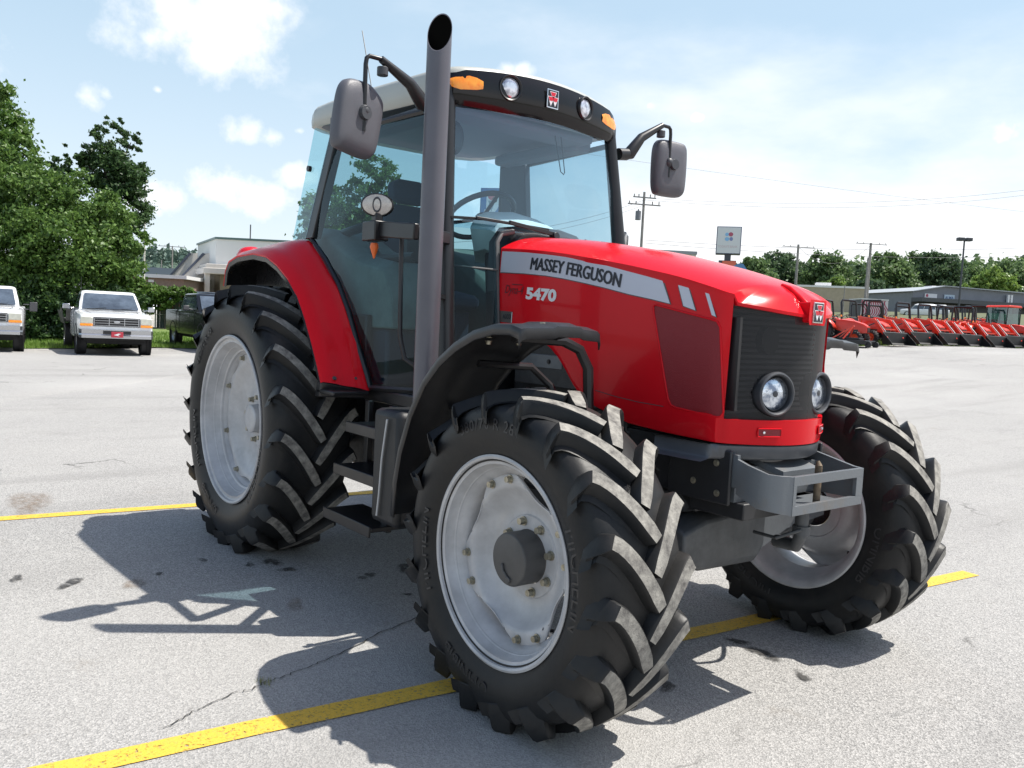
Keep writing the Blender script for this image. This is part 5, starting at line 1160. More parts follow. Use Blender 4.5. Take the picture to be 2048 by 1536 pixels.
def pickup(loc,rz,label,paint,flat=False,long_=False,grille=True,plate=False,towmir=False):
    """x forward; front axle at x=1.75"""
    r=empty('pickup_truck',tuple(loc),rz,label=label,cat='pickup truck')
    def sec(x,hw,z0,z1,cr=.08): return [(x,-hw*.97,z0),(x,-hw,z0+.12),(x,-hw,z1-cr*1.4),(x,-hw+cr*.5,z1-cr*.4),(x,-hw+cr*1.6,z1),(x,hw-cr*1.6,z1),(x,hw-cr*.5,z1-cr*.4),(x,hw,z1-cr*1.4),(x,hw,z0+.12),(x,hw*.97,z0)]
    b=MB(); b.loft([sec(2.62,.90,.62,1.10),sec(2.60,.94,.60,1.13),sec(2.3,.97,.52,1.19),sec(1.6,.985,.50,1.22),sec(1.15,.985,.50,1.25),sec(.95,.985,.48,1.26)]); bx=b.build('hood',paint,r,ang=40,bevel=.01)
    cr=-.55 if not long_ else -1.3
    b=MB(); b.loft([sec(.96,.985,.46,1.27),sec(0,.985,.46,1.28),sec(cr-.15,.985,.46,1.28)]); b.build('cab_body',paint,r,ang=40)
    b=MB()
    lv=[(1.27,.86,1.05,cr-.12),(1.5,.825,.72,cr-.10),(1.74,.765,.40,cr-.05),(1.83,.74,.28,cr),(1.865,.66,.16,cr+.06)]
    rings=[]
    for z,hw,xf_,xb in lv: rings.append([(xb,-hw,z),(xf_-.10,-hw,z),(xf_-.02,-hw*.9,z),(xf_,0,z),(xf_-.02,hw*.9,z),(xf_-.10,hw,z),(xb,hw,z)])
    b.loft(rings); b.build('cab',paint,r,ang=40,bevel=.01)
    b=MB(); b.add([(1.005,-.77,1.31),(1.03,0,1.31),(1.005,.77,1.31),(.375,.68,1.77),(.41,0,1.77),(.375,-.68,1.77)],[(0,1,4,5),(1,2,3,4)]); b.v=[(x+.02,y,z+.01) for x,y,z in b.v]; b.build('windshield',CGL,r)
    for s in(-1,1):
        b=MB(); b.add([(.80,s*.872,1.31),(cr+.02,s*.872,1.31),(cr+.05,s*.785,1.73),(.36,s*.785,1.73)],[(0,1,2,3)]); b.build('side_window',CGL,r)
        b=MB(); b.box(2.60,2.66,min(s*.62,s*.93),max(s*.62,s*.93),.90,1.09); hl=b.build('headlight',HLP,r,bevel=.015)
        b=MB(); b.box(2.60,2.665,min(s*.62,s*.94),max(s*.62,s*.94),.83,.895); b.build('turn_signal',AMB,r,bevel=.01)
        b=MB(); yy=s*1.10; 
        if towmir: b.bar((.62,s*.95,1.34),(.62,s*1.14,1.34),.03,.03); b.bar((.62,s*.95,1.2),(.62,s*1.14,1.2),.03,.03); b.box(.55,.66,min(s*1.12,s*1.32),max(s*1.12,s*1.32),1.14,1.42)
        else: b.bar((.62,s*.95,1.30),(.62,s*1.12,1.33),.04,.03); b.box(.57,.66,min(s*1.08,s*1.27),max(s*1.08,s*1.27),1.28,1.43)
        b.build('side_mirror',CHB if not towmir and paint is WPT else mat('mirror_dark',(.06,.06,.065),.4),r,bevel=.02)
        cwheel(r,1.72,s*.84,.38,.25)
        b=MB(); b.lathe([(-.02,.47),(.015,.48),(.015,.44),(-.1,.43),(-.1,.05)],c=(1.72,s*.975,.40),ax=(0,s,0),n=28); b.build('wheel_arch',UND,r)
        b=MB(); b.box(.02,.16,min(s*.985,s*1.0),max(s*.985,s*1.0),1.05,1.09); b.build('door_handle',CHB,r)
    b=MB(); b.box(2.60,2.645,-.60,.60,.83,1.09); g_=b.build('grille',BLK,r,bevel=.01)
    b=MB()
    for k in range(4): b.box(2.64,2.655,-.58,.58,.85+k*.068,.862+k*.068)
    for y in(-.58,-.2,.2,.57): b.box(2.64,2.656,y-.008,y+.008,.85,1.07)
    if paint is WPT: b.lathe([(0,.085),(.012,.08),(.013,.001)],c=(2.655,0,.965),ax=(1,0,0),n=20,scale=(1,.42))
    b.build('grille_bars',CHB,g_)
    b=MB(); S=[]
    for y in(-.96,-.9,-.5,0,.5,.9,.96): 
        x0=2.62 if abs(y)>.93 else 2.72+.03*(1-abs(y)); S.append([(2.45,y,.50),(x0,y,.50),(x0+.01,y,.58),(x0-.03,y,.62),(x0,y,.74),(2.45,y,.76)])
    b.loft(S); bp_=b.build('bumper',CHB if paint is WPT else BLK,r,ang=30)
    b=MB(); b.box(2.74,2.765,-.36,.36,.62,.70); b.build('bumper_slot',BLK,bp_)
    if plate:
        b=MB(); b.box(2.765,2.78,-.155,.155,.53,.69); pl=b.build('front_plate',mat('plate_red',(.42,.03,.05),.4),bp_,bevel=.004)
        b=MB(); b.add([(2.783,-.09,.60),(2.783,.03,.645),(2.783,.10,.635),(2.783,.02,.60),(2.783,.06,.57),(2.783,-.03,.585)],[(0,5,4,3,2,1)]); b.build('plate_mark',WHT,pl,smooth=False)
    b=MB()
    for s_ in(-1,1):
        for x_ in (.93,cr+.25): b.bar((x_,s_*.987,.55),(x_,s_*.987,1.22),.008,.008)
        b.bar((2.3,s_*.62,1.185),(1.1,s_*.70,1.252),.012,.008)
    b.bar((2.33,-.93,1.13),(2.33,.93,1.13),.01,.012); b.build('panel_gap',UND,r)
    for y_ in(-.35,.35): b=MB(); b.bar((1.05,y_-.3,1.30),(1.03,y_+.22,1.36),.015,.012); b.build('wiper',BLK,r)
    b=MB(); b.box(-2.6,2.4,-.75,.75,.34,.52); b.box(1.6,1.85,-.8,.8,.3,.42); b.box(2.2,2.5,-.8,.8,.42,.8); b.build('underbody',UND,r)
    if flat:
        b=MB(); b.box(-3.1,-.85,-1.12,1.12,.86,.96); b.box(-.85,-.80,-1.10,1.10,.9,1.35); b.loft([[(x,-1.14,.80),(x,-1.12,.80),(x,-1.22,z),(x,-1.24,z)] for x,z in((-.85,1.30),(-1.4,1.22),(-3.0,1.2))]); b.loft([[(x,1.14,.80),(x,1.12,.80),(x,1.22,z),(x,1.24,z)] for x,z in((-.85,1.30),(-1.4,1.22),(-3.0,1.2))]); b.build('flatbed',mat('bed_grey',(.05,.05,.048),.7,nscale=5,namt=.4),r)
        for s in(-1,1): cwheel(r,-1.75,s*.98,.40,.24); cwheel(r,-1.75,s*.70,.40,.24)
        b=MB(); b.tube([(.9,-.80,1.25),(.9,-.80,2.25)],.006,6); b.build('aerial',BLK,r)
    else:
        b=MB(); b.loft([sec(cr-.2,.985,.48,1.27,.03),sec(-3.0,.985,.5,1.27,.03)]); b.build('load_bed',paint,r,ang=40)
        for s in(-1,1):
            cwheel(r,-1.95,s*.84,.38,.25)
            b=MB(); b.lathe([(-.02,.47),(.015,.48),(.015,.44),(-.1,.43),(-.1,.05)],c=(-1.95,s*.975,.40),ax=(0,s,0),n=28); b.build('wheel_arch',UND,r)
    return r
def car(loc,rz,label,paint,h=1.7,L=4.6,name='parked_car',cat='car'):
    r=empty(name,tuple(loc),rz,label=label,cat=cat); b=MB(); hw=.92
    def sec(x,w_,z0,z1): return [(x,-w_*.96,z0),(x,-w_,z0+.15),(x,-w_,z1-.1),(x,-w_*.9,z1),(x,w_*.9,z1),(x,w_,z1-.1),(x,w_,z0+.15),(x,w_*.96,z0)]
    zb=h*.58; b.loft([sec(L/2,.78,.35,zb-.22),sec(L/2-.15,.86,.25,zb-.1),sec(L/2-1.2,hw,.22,zb),sec(0,hw,.22,zb+.02),sec(-L/2+.3,hw,.25,zb+.02),sec(-L/2,.84,.35,zb-.05)]); b.build('body',paint,r,ang=45,bevel=.02)
    b=MB(); rr_=[]
    for z,w_,xf_,xb in((zb,.86,L/2-1.25,-L/2+.12),(h-.22,.76,L/2-1.75,-L/2+.3),(h-.06,.70,L/2-2.0,-L/2+.45),(h,.60,L/2-2.2,-L/2+.6)): rr_.append([(xb,-w_,z),(xf_,-w_,z),(xf_,w_,z),(xb,w_,z)])
    b.loft(rr_[:2]); b.build('windows',CGL,r,ang=30); b=MB(); b.loft(rr_[1:]); 
    for s in(-1,1):
        for q in(.05,.5,.95):
            x0=rr_[0][0][0]+(rr_[0][1][0]-rr_[0][0][0])*q; x1=rr_[1][0][0]+(rr_[1][1][0]-rr_[1][0][0])*q; b.bar((x0,s*.865,zb),(x1,s*.765,h-.2),.07,.03)
    b.build('roof',paint,r,ang=45)
    for s in(-1,1):
        for x in(L/2-.85,-L/2+.85): cwheel(r,x,s*.80,.34,.22)
        b=MB(); b.box(L/2-.12,L/2-.0,min(s*.5,s*.8),max(s*.5,s*.8),zb-.34,zb-.2); b.build('headlight',HLP,r,bevel=.02)
    return r
def hd(a,b_): q=rh*a+fh*b_; return math.atan2(q[1],q[0])
def fwd_shift(P,rz,x): return (P[0]-math.cos(rz)*x,P[1]-math.sin(rz)*x,P[2])
rz=hd(.52,-.85); P=gp(228,24.2); P=fwd_shift(P,rz,2.0); P=(P[0],P[1],hgt(P[0],P[1])+.0)
pickup(P,rz,'old white flatbed pickup truck facing the camera with dual rear wheels and red front plate',WPT,flat=True,plate=True)
rz=hd(.50,-.86); P=gp(-34,23.2); P=fwd_shift(P,rz,1.9); P=(P[0],P[1],hgt(P[0],P[1]))
pickup(P,rz,'white pickup truck with large black towing mirror cut by the left edge',WPT,towmir=True,long_=True)
rz=hd(.58,-.81); P=gp(470,27.2); P=fwd_shift(P,rz,2.2); P=(P[0],P[1],hgt(P[0],P[1]))
pickup(P,rz,'glossy black pickup truck half hidden behind the rear wheel of the red tractor',BPT,long_=True)
for u,d,a,lb_,pt,h_ in ((430,46,(.8,-.6),'dark suv parked behind the black pickup',BPT,1.85),(352,60,(.95,.3),'small red car beyond the slatted fence',mat('red_car_paint',(.35,.02,.02),.3,coat=.5),1.5),(283,58,(.5,-.86),'pale car beyond the fence near the thin white post',WPT,1.5)):
    P=gp(u,d); car(P,hd(*a),lb_,pt,h_)
for u,d,a,lb_ in ((1836,118,(-.93,.35),'white suv parked before the grey metal building, the nearer one'),(1862,126,(-.93,.35),'white suv parked before the grey metal building, the farther one')):
    P=gp(u,d); car((P[0],P[1],at(u,633,d)[2]),hd(*a),lb_,WPT,1.8,4.8)
# ---- compact orange tractors
ORG=mat('orange_paint',(.74,.04,.014),.3,coat=.3,nscale=3,namt=.15); GRYW=mat('orange_rim',(.70,.10,.03),.4)
def agtyre(parent,x,y,r,w_,n=22,name='wheel'):
    s=-1 if y<0 else 1; b=MB(); b.lathe([(-w_/2,r*.6),(-w_/2,r*.88),(-w_/2+.05,r*.94),(w_/2-.05,r*.94),(w_/2,r*.88),(w_/2,r*.6)],c=(x,y,r),ax=(0,s,0),n=30)
    for k in range(n):
        for q in(-1,1):
            t=2*PI*(k+(.5 if q>0 else 0))/n; c=np.array([x+r*.95*math.cos(t),y+q*w_*.24,r+r*.95*math.sin(t)]); b.obox(c,(math.cos(t),0,math.sin(t)),(-math.sin(t)*.5*q,.8,math.cos(t)*.5*q),(-math.sin(t),-.5*q,math.cos(t)),r*.09,w_*.5,.045)
    o=b.build(name,TYR,parent); b=MB(); b.lathe([(w_/2-.02,r*.6),(w_/2-.08,r*.54),(w_/2-.10,r*.2),(w_/2-.04,r*.16),(w_/2-.04,.001)],c=(x,y,r),ax=(0,s,0),n=24); b.build('rim',GRYW,o); return o
def compact(label,cab=False,loader=True):
    r=empty('compact_tractor',(0,0,0),label=label,cat='tractor',group='orange compact tractors in a row')
    for s in(-1,1): agtyre(r,-.25,s*.62,.56,.32,name='rear_wheel'); agtyre(r,1.25,s*.52,.34,.22,16,name='front_wheel')
    b=MB(); S=[]
    for x,hw,z0,z1 in((.25,.27,.72,1.22),(.6,.28,.62,1.22),(1.1,.28,.6,1.16),(1.5,.26,.58,1.04),(1.68,.22,.60,.93)): S.append([(x,-hw,z0),(x,-hw,z1-.14),(x,-hw*.8,z1-.03),(x,0,z1),(x,hw*.8,z1-.03),(x,hw,z1-.14),(x,hw,z0)])
    b.loft(S); hd_=b.build('hood',ORG,r,ang=45)
    b=MB(); b.box(.7,1.3,-.286,.286,.66,.74); b.box(1.66,1.70,-.17,.17,.62,.85); b.build('hood_vent',BLK,hd_)
    b=MB(); b.box(-.7,1.6,-.2,.2,.35,.72); b.box(-.1,.55,-.55,.55,.42,.47); b.box(1.18,1.32,-.5,.5,.28,.4); b.build('chassis',BLK,r)
    for s in(-1,1):
        b=MB(); rws=[]
        for k in range(9):
            t=math.radians(20+140*k/8); rws.append([(-.25+.66*math.cos(t),s*.46,.56+.66*math.sin(t)),(-.25+.64*math.cos(t),s*.80,.56+.62*math.sin(t))])
        b.grid(rws); b.build('fender',ORG,r,solid=.02)
    b=MB(); b.box(-.45,-.05,-.24,.24,.86,.98); b.box(-.52,-.42,-.22,.22,.9,1.32); b.build('seat',mat('seat_dark',(.05,.05,.055),.7),r,bevel=.03)
    b=MB(); c=np.array([.18,0,1.36]); b.tube([tuple(c+.17*np.array([math.cos(t)*.8,math.sin(t),math.cos(t)*.5])) for t in np.linspace(0,2*PI,17)],.016,6,caps=False); b.tube([(.18,0,1.36),(.32,0,1.1)],.02,6); b.build('steering_wheel',BLK,r)
    if cab:
        b=MB(); b.loft([[(x,-.62,2.16),(x,-.5,2.28),(x,.5,2.28),(x,.62,2.16)] for x in(-.85,.55)]); b.build('cab_roof',ORG,r,bevel=.03)
        for x in(-.78,.45):
            for s in(-1,1): b=MB(); b.bar((x,s*.58,.8),(x+.03,s*.56,2.17),.05,.05); b.build('cab_post',BLK,r)
        b=MB(); b.box(-.76,.43,-.57,.57,.95,2.14); b.build('cab_glass',glassmat('compact_glass',(.25,.4,.4),.1),r)
    else:
        b=MB(); b.tube([(-.62,-.52,.75),(-.70,-.52,1.3),(-.80,-.50,2.02),(-.81,-.42,2.14),(-.81,.42,2.14),(-.80,.50,2.02),(-.70,.52,1.3),(-.62,.52,.75)],.052,8); b.build('roll_bar',BLK,r)
        for s in(-1,1): b=MB(); b.lathe([(0,.05),(.05,.045)],c=(-.70,s*.58,1.35),ax=(1,0,0),n=12,caps=True); b.build('indicator',AMB,r)
    if loader:
        for s in(-1,1):
            b=MB(); b.bar((.35,s*.5,1.28),(1.35,s*.52,1.15),.07,.14); b.bar((1.30,s*.52,1.20),(2.12,s*.52,.32),.07,.13); b.bar((.40,s*.47,.6),(.45,s*.47,1.3),.08,.16); b.build('loader_arm',ORG,r,bevel=.01)
            b=MB(); b.tube([(.6,s*.52,.75),(1.35,s*.52,1.02)],.03,8); b.tube([(1.45,s*.52,1.2),(2.02,s*.52,.62)],.028,8); b.build('loader_ram',mat('ram_dark',(.10,.10,.11),.3,metal=.6),r)
        b=MB(); b.bar((1.75,-.5,.75),(1.75,.5,.75),.07,.07); b.build('cross_bar',ORG,r)
        b=MB(); pr=[(2.10,.62),(2.10,.10),(2.18,.02),(2.72,.02)]; pr2=[(2.13,.60),(2.13,.12),(2.2,.05),(2.72,.035)]
        rows=[[(x,y,z) for x,z in pr+pr2[::-1]] for y in(-.80,.80)]; b.loft(rows,closed=True)
        for y in(-.80,.785): b.prism([(2.10,.62),(2.10,.10),(2.18,.02),(2.72,.02),(2.62,.16)],lambda a,c,y=y:(a,y,c),lambda a,c,y=y:(a,y+.015,c))
        b.build('bucket',mat('bucket_black',(.012,.012,.013),.4,nscale=4,namt=.4),r,ang=30)
    return r
hz_=hd(.42,-.907)
def put(o,u,d,x=2.5,rz=None,off=0):
    rz=hz_ if rz is None else rz; P=gp(u,d); Q=fwd_shift(P,rz,x); o.location=(Q[0],Q[1],hgt(Q[0],Q[1])+off); o.rotation_euler=(0,0,rz)
proto=compact('orange loader tractor nearest the red tractor, its bucket first in the row')
lab=['orange loader tractor second in the row from the red tractor','orange loader tractor third in the row, its roll bar clear against the white cars','orange loader tractor fourth in the row, below the pale blue wall sign','orange loader tractor fifth in the row with roll bar left of the orange cab','orange loader tractor last in the row at the right edge of the photo']
uu=[1856,1911,1955,2004,2042]; dd_=[40.2,41.2,42.2,43.4,44.5]
put(proto,1802,38.6)
for u,d,l in zip(uu,dd_,lab):
    o=copy_tree(proto); o['label']=l; put(o,u,d)
o=compact('orange cab tractor with glazed cab behind the row at the right edge',cab=True,loader=False); put(o,2040,46.5,1.0)
o=compact('orange tractor without a loader next to the nose of the red tractor',loader=False); put(o,1722,38.6,1.4,rz=hd(.75,-.66))
o2=copy_tree(o); o2['label']='orange tractor in the second row behind the one without a loader'; put(o2,1728,44,1.2,rz=hd(.75,-.66))
o2=copy_tree(proto); o2['label']='orange loader tractor in the second row behind the flag trailer end'; put(o2,1830,47,2.2)
o2=copy_tree(proto); o2['label']='orange loader tractor in the second row behind the fifth tractor'; put(o2,1990,49,2.2)
for u,d,l in ((1778,45,'red loader tractor in the second row between the first two buckets'),(1880,46,'red loader tractor in the second row under the white wall sign'),(1938,48,'red loader tractor in the second row left of the tall lamp'),(1968,52,'red loader tractor in the third row right of the tall lamp'),(2020,52,'red loader tractor in the third row before the orange cab')):
    o2=copy_tree(proto); o2['label']=l; put(o2,u,d,2.2,rz=hz_+random.uniform(-.25,.12))
for u,d,a_,l in ((1760,43.5,1.9,'red loader tractor turned sideways behind the first two machines'),(1872,49,2.6,'red tractor facing away between the second and third roll bars'),(1905,44.5,-1.2,'red loader tractor turned sharply behind the third bucket'),(1952,53,2.2,'red tractor facing away left of the fifth roll bar')):
    o2=copy_tree(proto); o2['label']=l; put(o2,u,d,.5,rz=hz_+a_)
P=gp(1700,37.6); r=empty('mower_deck',tuple(P),hd(.75,-.66),label='black finishing mower deck on the ground beside the nose of the red tractor',cat='mower')
b=MB(); b.box(-.9,.9,-.65,.65,.12,.32); b.box(-.5,.5,-.3,.3,.32,.42); b.build('deck',BLK,r,bevel=.03)
for s in(-1,1):
    b=MB(); b.lathe([(-.06,.14),(.06,.14)],c=(.95,s*.5,.14),ax=(0,1,0),n=18,caps=True); b.build('wheel',TYR,r)
    b=MB(); b.bar((-.2,s*.4,.35),(.1,0,.95),.06,.05); b.bar((-.7,s*.4,.35),(.1,0,.95),.05,.05); b.build('hitch_frame',ORG,r)
# ================================================================== BUILDINGS, SIGNS, POLES
STU=mat('stucco_pale',(.62,.58,.53),.8,nscale=1.5,namt=.08); STUW=mat('stucco_white',(.78,.77,.75),.75); TANW=mat('tan_wall',(.45,.38,.28),.85,nscale=2,namt=.12); CAPG=mat('green_cap',(.10,.17,.16),.4); SLT=mat('slate_roof',(.07,.085,.12),.6,nscale=6,namt=.3); WIN=mat('shop_glass',(.02,.025,.03),.08,coat=.5); GRM_=mat('metal_wall',(.20,.21,.235),.5,nscale=1,namt=.1); DKM=mat('metal_dark',(.06,.065,.075),.5); WMET=mat('white_metal',(.7,.7,.7),.4)
def lbox(b,o,ax,ay,x0,x1,y0,y1,z0,z1,m=0):
    vs=[o+ax*x+ay*y+np.array([0,0,z]) for z in(z0,z1) for y in(y0,y1) for x in(x0,x1)]
    b.add(vs,[(0,2,3,1),(4,5,7,6),(0,1,5,4),(2,6,7,3),(0,4,6,2),(1,3,7,5)],m)
def gpv(u,v,d):
    q=at(u,v,d); return np.array([q[0],q[1],hgt(q[0],q[1])])
def frame_(u,d,ar,af):
    P=gp(u,d) if af is None else gpv(u,af,d); ax=np.array([*(rh*ar[0]+fh*ar[1]),0]); ax/=np.linalg.norm(ax); ay=np.array([-ax[1],ax[0],0]); return P,ax,ay
def zof(v,u,d): return at(u,v,d)[2]
# white parapet building: corner at u=432
P,ax,ay=frame_(432,66,(1,.0),500); ay=np.array([*(rh*-.50+fh*.86),0]); z=lambda v:zof(v,432,66)-P[2]
r=empty('commercial_building',tuple(P),label='cream stucco building with green roof cap behind the rear fender',cat='building'); o0=np.zeros(3)
b=MB(); lbox(b,o0,ax,ay,0,22,0,8.6,z(528),z(478)); b.build('parapet',STUW,r)
b=MB(); lbox(b,o0,ax,ay,-.12,22.1,-.12,8.7,z(478),z(474)); b.build('roof_cap',CAPG,r)
b=MB(); lbox(b,o0,ax,ay,.5,22,.6,6.2,-.3,z(545)); b.build('wall',TANW,r)
b=MB(); lbox(b,o0,ax,ay,-1.2,21,-1.2,8.5,z(549),z(537)); lbox(b,o0,ax,ay,-.9,21,-.8,8.6,z(537),z(528.5)); b.build('canopy',STU,r,bevel=.05)
b=MB(); lbox(b,o0,ax,ay,2.2,6,.55,.6,0,z(552)); b.build('window',WIN,r)
for x in(-1.0,1.2): b=MB(); lbox(b,o0,ax,ay,x,x+.4,-.9,-.5,-.2,z(549)); b.build('column',STU,r)
b=MB(); b.tube([(2,2,z(476)),(2,2,z(447))],.05,6); b.build('mast',DKM,r)
# mansard gables left of it
for k,(u,lab_) in enumerate(((383,'pale gabled wing with dark slate slope beside the cream building'),(357,'farther gabled wing with dark slate slope left of the first wing'))):
    d=68+k*5; P,ax,ay=frame_(u,d,(.93,.36),520); z=lambda v:zof(v,u,d)-P[2]; r=empty('gabled_wing',tuple(P),label=lab_,cat='building')
    b=MB(); pol=[(-.6,-.2),(2.6,-.2),(2.6,z(500)),(1.0,z(505)),(-.6,z(550))]; b.prism(pol,lambda a,c:ax*a+np.array([0,0,c]),lambda a,c:ax*a+ay*5+np.array([0,0,c])); b.build('wall',STU,r)
    b=MB(); b.prism([(-.75,z(552)),(-.55,z(552)),(1.05,z(506)),(.85,z(504))],lambda a,c:ax*a-ay*.1+np.array([0,0,c]),lambda a,c:ax*a+ay*5.1+np.array([0,0,c])); b.build('roof',SLT,r)
P,ax,ay=frame_(320,62,(1,.05),None); z=lambda v:zof(v,320,62)-P[2]; r=empty('low_building',tuple(P),label='long low brown building with white fascia above the slatted fence',cat='building')
b=MB(); lbox(b,o0,ax,ay,-4,1.6,.3,6,-.3,z(556)); b.build('wall',mat('brown_brick',(.27,.20,.16),.85,nscale=8,namt=.2),r); b=MB(); lbox(b,o0,ax,ay,-4.3,1.9,0,6.2,z(556),z(549)); b.build('fascia',WMET,r); b=MB(); lbox(b,o0,ax,ay,-1.0,-.6,.26,.3,z(565),z(560)); b.build('window',WMET,r)
P,ax,ay=frame_(322,85,(1,.05),None); z=lambda v:zof(v,322,85)-P[2]; r=empty('grey_shed',tuple(P),label='grey metal roofed shed behind the long low brown building',cat='building')
b=MB(); lbox(b,o0,ax,ay,-3,4,0,8,-.3,z(548)); b.build('wall',GRM_,r); b=MB(); b.prism([(-3.3,z(549)),(4.3,z(549)),(3.8,z(536)),(-2.0,z(536))],lambda a,c:ax*a+np.array([0,0,c])-ay*.2,lambda a,c:ax*a+ay*8+np.array([0,0,c])); b.build('roof',mat('roof_grey',(.24,.27,.32),.5),r)
# slatted fence
P,ax,ay=frame_(313,42,(1,.02),None); r=empty('slatted_fence',tuple(P),label='dark green slatted chain link fence under the vine',cat='fence')
zt=zof(600,313,42)-P[2]; b=MB()
for k in range(38): lbox(b,o0,ax,ay,k*.16,k*.16+.150,.004*(k%2),.02+.004*(k%2),.03,zt)
b.build('slats',mat('slat_green',(.03,.05,.05),.55,nscale=2,namt=.4),r)
for k in range(4): b=MB(); p=ax*(k*1.95-.05)-ay*.04; b.tube([tuple(p+np.array([0,0,-.1])),tuple(p+np.array([0,0,zt+.05]))],.035,8); b.build('post',mat('galv',(.3,.31,.32),.4,metal=.5),r)
b=MB(); p=-ay*.05; b.tube([tuple(p+np.array([0,0,zt*.5])),tuple(p+ax*6+np.array([0,0,zt*.5]))],.015,6); b.build('rail',MATS['galv'],r)
P,ax,ay=frame_(300,44,(1,.1),None); r=empty('gravel_heap',tuple(P),label='pale gravel heap beside the slatted fence',cat='gravel'); b=MB(); b.lathe([(0,1.3),(.4,1.0),(.8,.55),(1.1,.01)],c=(0,0,0),ax=(0,0,1),n=20); b.v=[(x*(1+.1*math.sin(9*z+x*5)),y,z) for x,y,z in b.v]; b.build('heap',mat('gravel',(.5,.49,.46),.95,nscale=20,namt=.4),r)
def pole(u,d,vtop,label,arms=(),r_=.14,m=None,lamp=False,lean=0,cat='utility pole',name='utility_pole',vis=None):
    P=gpv(u,vtop,d); zt=at(u,vtop,d)[2]-P[2]; r=empty(name,tuple(P),label=label,cat=cat); m=m or mat('pole_wood_hazed',(.30,.285,.27),.85,nscale=5,namt=.3)  # default wood colour is paled to paint distance haze on the poles
    b=MB(); b.tube([(0,0,-.3),(lean,0,zt)],[r_,r_*.7],8); b.build('shaft',m,r)
    for v,w_ in arms:
        zz=zof(v,u,d)-P[2]; b=MB(); rr_=np.array([*rh,0]); f_=np.array([*fh,0])*.2; b.bar(rr_*-w_/2+np.array([0,0,zz])-f_,rr_*w_/2+np.array([0,0,zz-.06])-f_,.07,.08)
        for q in(-.45,-.25,.25,.45): c=rr_*w_*q+np.array([0,0,zz])-f_; b.tube([tuple(c),tuple(c+np.array([0,0,.2]))],.04,6)
        b.build('crossarm',m,r)
    return r,P,zt
r,P,zt=pole(1289,58,384,'utility pole with transformer just right of the red tractor cab',((395,1.6),(409,2.3)),.12)
b=MB(); c=np.array([*rh,0])*-.35; z0=zof(440,1289,58)-P[2]; b.tube([tuple(c+np.array([0,0,z0])),tuple(c+np.array([0,0,z0+.62]))],.2,12); b.tube([(c[0],c[1],z0+.62),(c[0],c[1],z0+.75)],.05,6); b.build('transformer',GRM_,r)
pole(1597,105,489,'thin leaning utility pole over the left part of the treeline',((494,4.2),),.2)
pole(1742,105,486,'taller utility pole with crossarm behind the flag trailer',((488,4.0),),.22); pole(1737,104,515,'shorter pole standing close left of the taller crossarm pole',(),.2)
pole(291,50,370,'slim pole rising beside the ragged cedar',(),.07,m=mat('pole_pale',(.6,.58,.52),.7)); pole(345,120,492,'far utility pole in front of the wooded hill',((493,4),),.13); pole(323,95,520,'far street lamp in front of the wooded hill',(),.08,cat='street lamp',name='street_lamp')
pole(1690,80,570,'short steel post behind the row of orange tractors',(),.07,cat='post',name='steel_post')
r,P,zt=pole(1929,70,480,'tall double headed car park lamp before the grey metal building',(),.10,m=DKM,cat='lamp',name='car_park_lamp',lean=.0)
for s in(-1,1):
    b=MB(); c=np.array([*rh,0])*s*.34+np.array([0,0,zt+.05]); b.obox(c,(rh[0],rh[1],0),(fh[0],fh[1],0),(0,0,1),.5,.5,.28); b.bar((0,0,zt-.1),c,.06,.06); b.build('lamp_head',DKM,r,bevel=.03)
# white pylon sign
def sign(u0,u1,v0,v1,d,label,face,body,ar,name='pylon_sign',vpost=None,thick=.55):
    P,ax,ay=frame_((u0+u1)/2,d,ar,(v0+v1)/2); z=lambda v:zof(v,(u0+u1)/2,d)-P[2]; w_=(u1-u0)*d/FPX/abs(ar[0]/np.hypot(*ar)); r=empty(name,tuple(P),label=label,cat='sign')
    b=MB(); lbox(b,o0,ax,ay,-w_/2,w_/2,0,thick,z(v1),z(v0)); cab_=b.build('cabinet',body,r,bevel=.03)
    b=MB(); lbox(b,o0,ax,ay,-w_/2+.06,w_/2-.06,-.012,-.002,z(v1)+.06,z(v0)-.06); b.build('face',face,cab_)
    b=MB(); lbox(b,o0,ax,ay,-.22,.22,.1,thick-.1,-.2,z(v1)); b.build('post',DKM,r)
    F=lambda a,c,e=-.02: ax*a+ay*e+np.array([0,0,c]); return r,cab_,F,w_,z
r,cb,F,w_,z=sign(1434,1481,453,508,58,'white pylon sign with small red and blue emblem above the bonnet',mat('sign_white',(.68,.70,.70),.4),mat('sign_blue_body',(.05,.07,.13),.4),(.97,-.24),thick=.9)
zc=(z(453)+z(508))/2
b=MB(); cz=zc+.25
def blobp(cx,cz_,sx,sz,n=10): return [(cx+sx*math.cos(2*PI*k/n),cz_+sz*math.sin(2*PI*k/n)) for k in range(n)]
for pts,m_ in ((blobp(.12,cz+.16,.16,.15),0),(blobp(-.14,cz+.15,.13,.13),1),(blobp(-.12,cz-.17,.16,.14),1),(blobp(.16,cz-.16,.12,.14),2)): b.add([F(a,c) for a,c in pts],[tuple(range(len(pts)))],m_)
b.build('emblem',[mat('em_red',(.45,.09,.15),.5),mat('em_blue',(.25,.5,.75),.5),mat('em_navy',(.2,.25,.45),.5)],cb,smooth=False)
b=MB(); place_text(b,"TODAY'S BANK",lambda a,c:F(-.72+a,zc-.52+c),width=1.35,height=.16); b.build('lettering',mat('faint_pink',(.62,.5,.5),.5),cb,smooth=False)
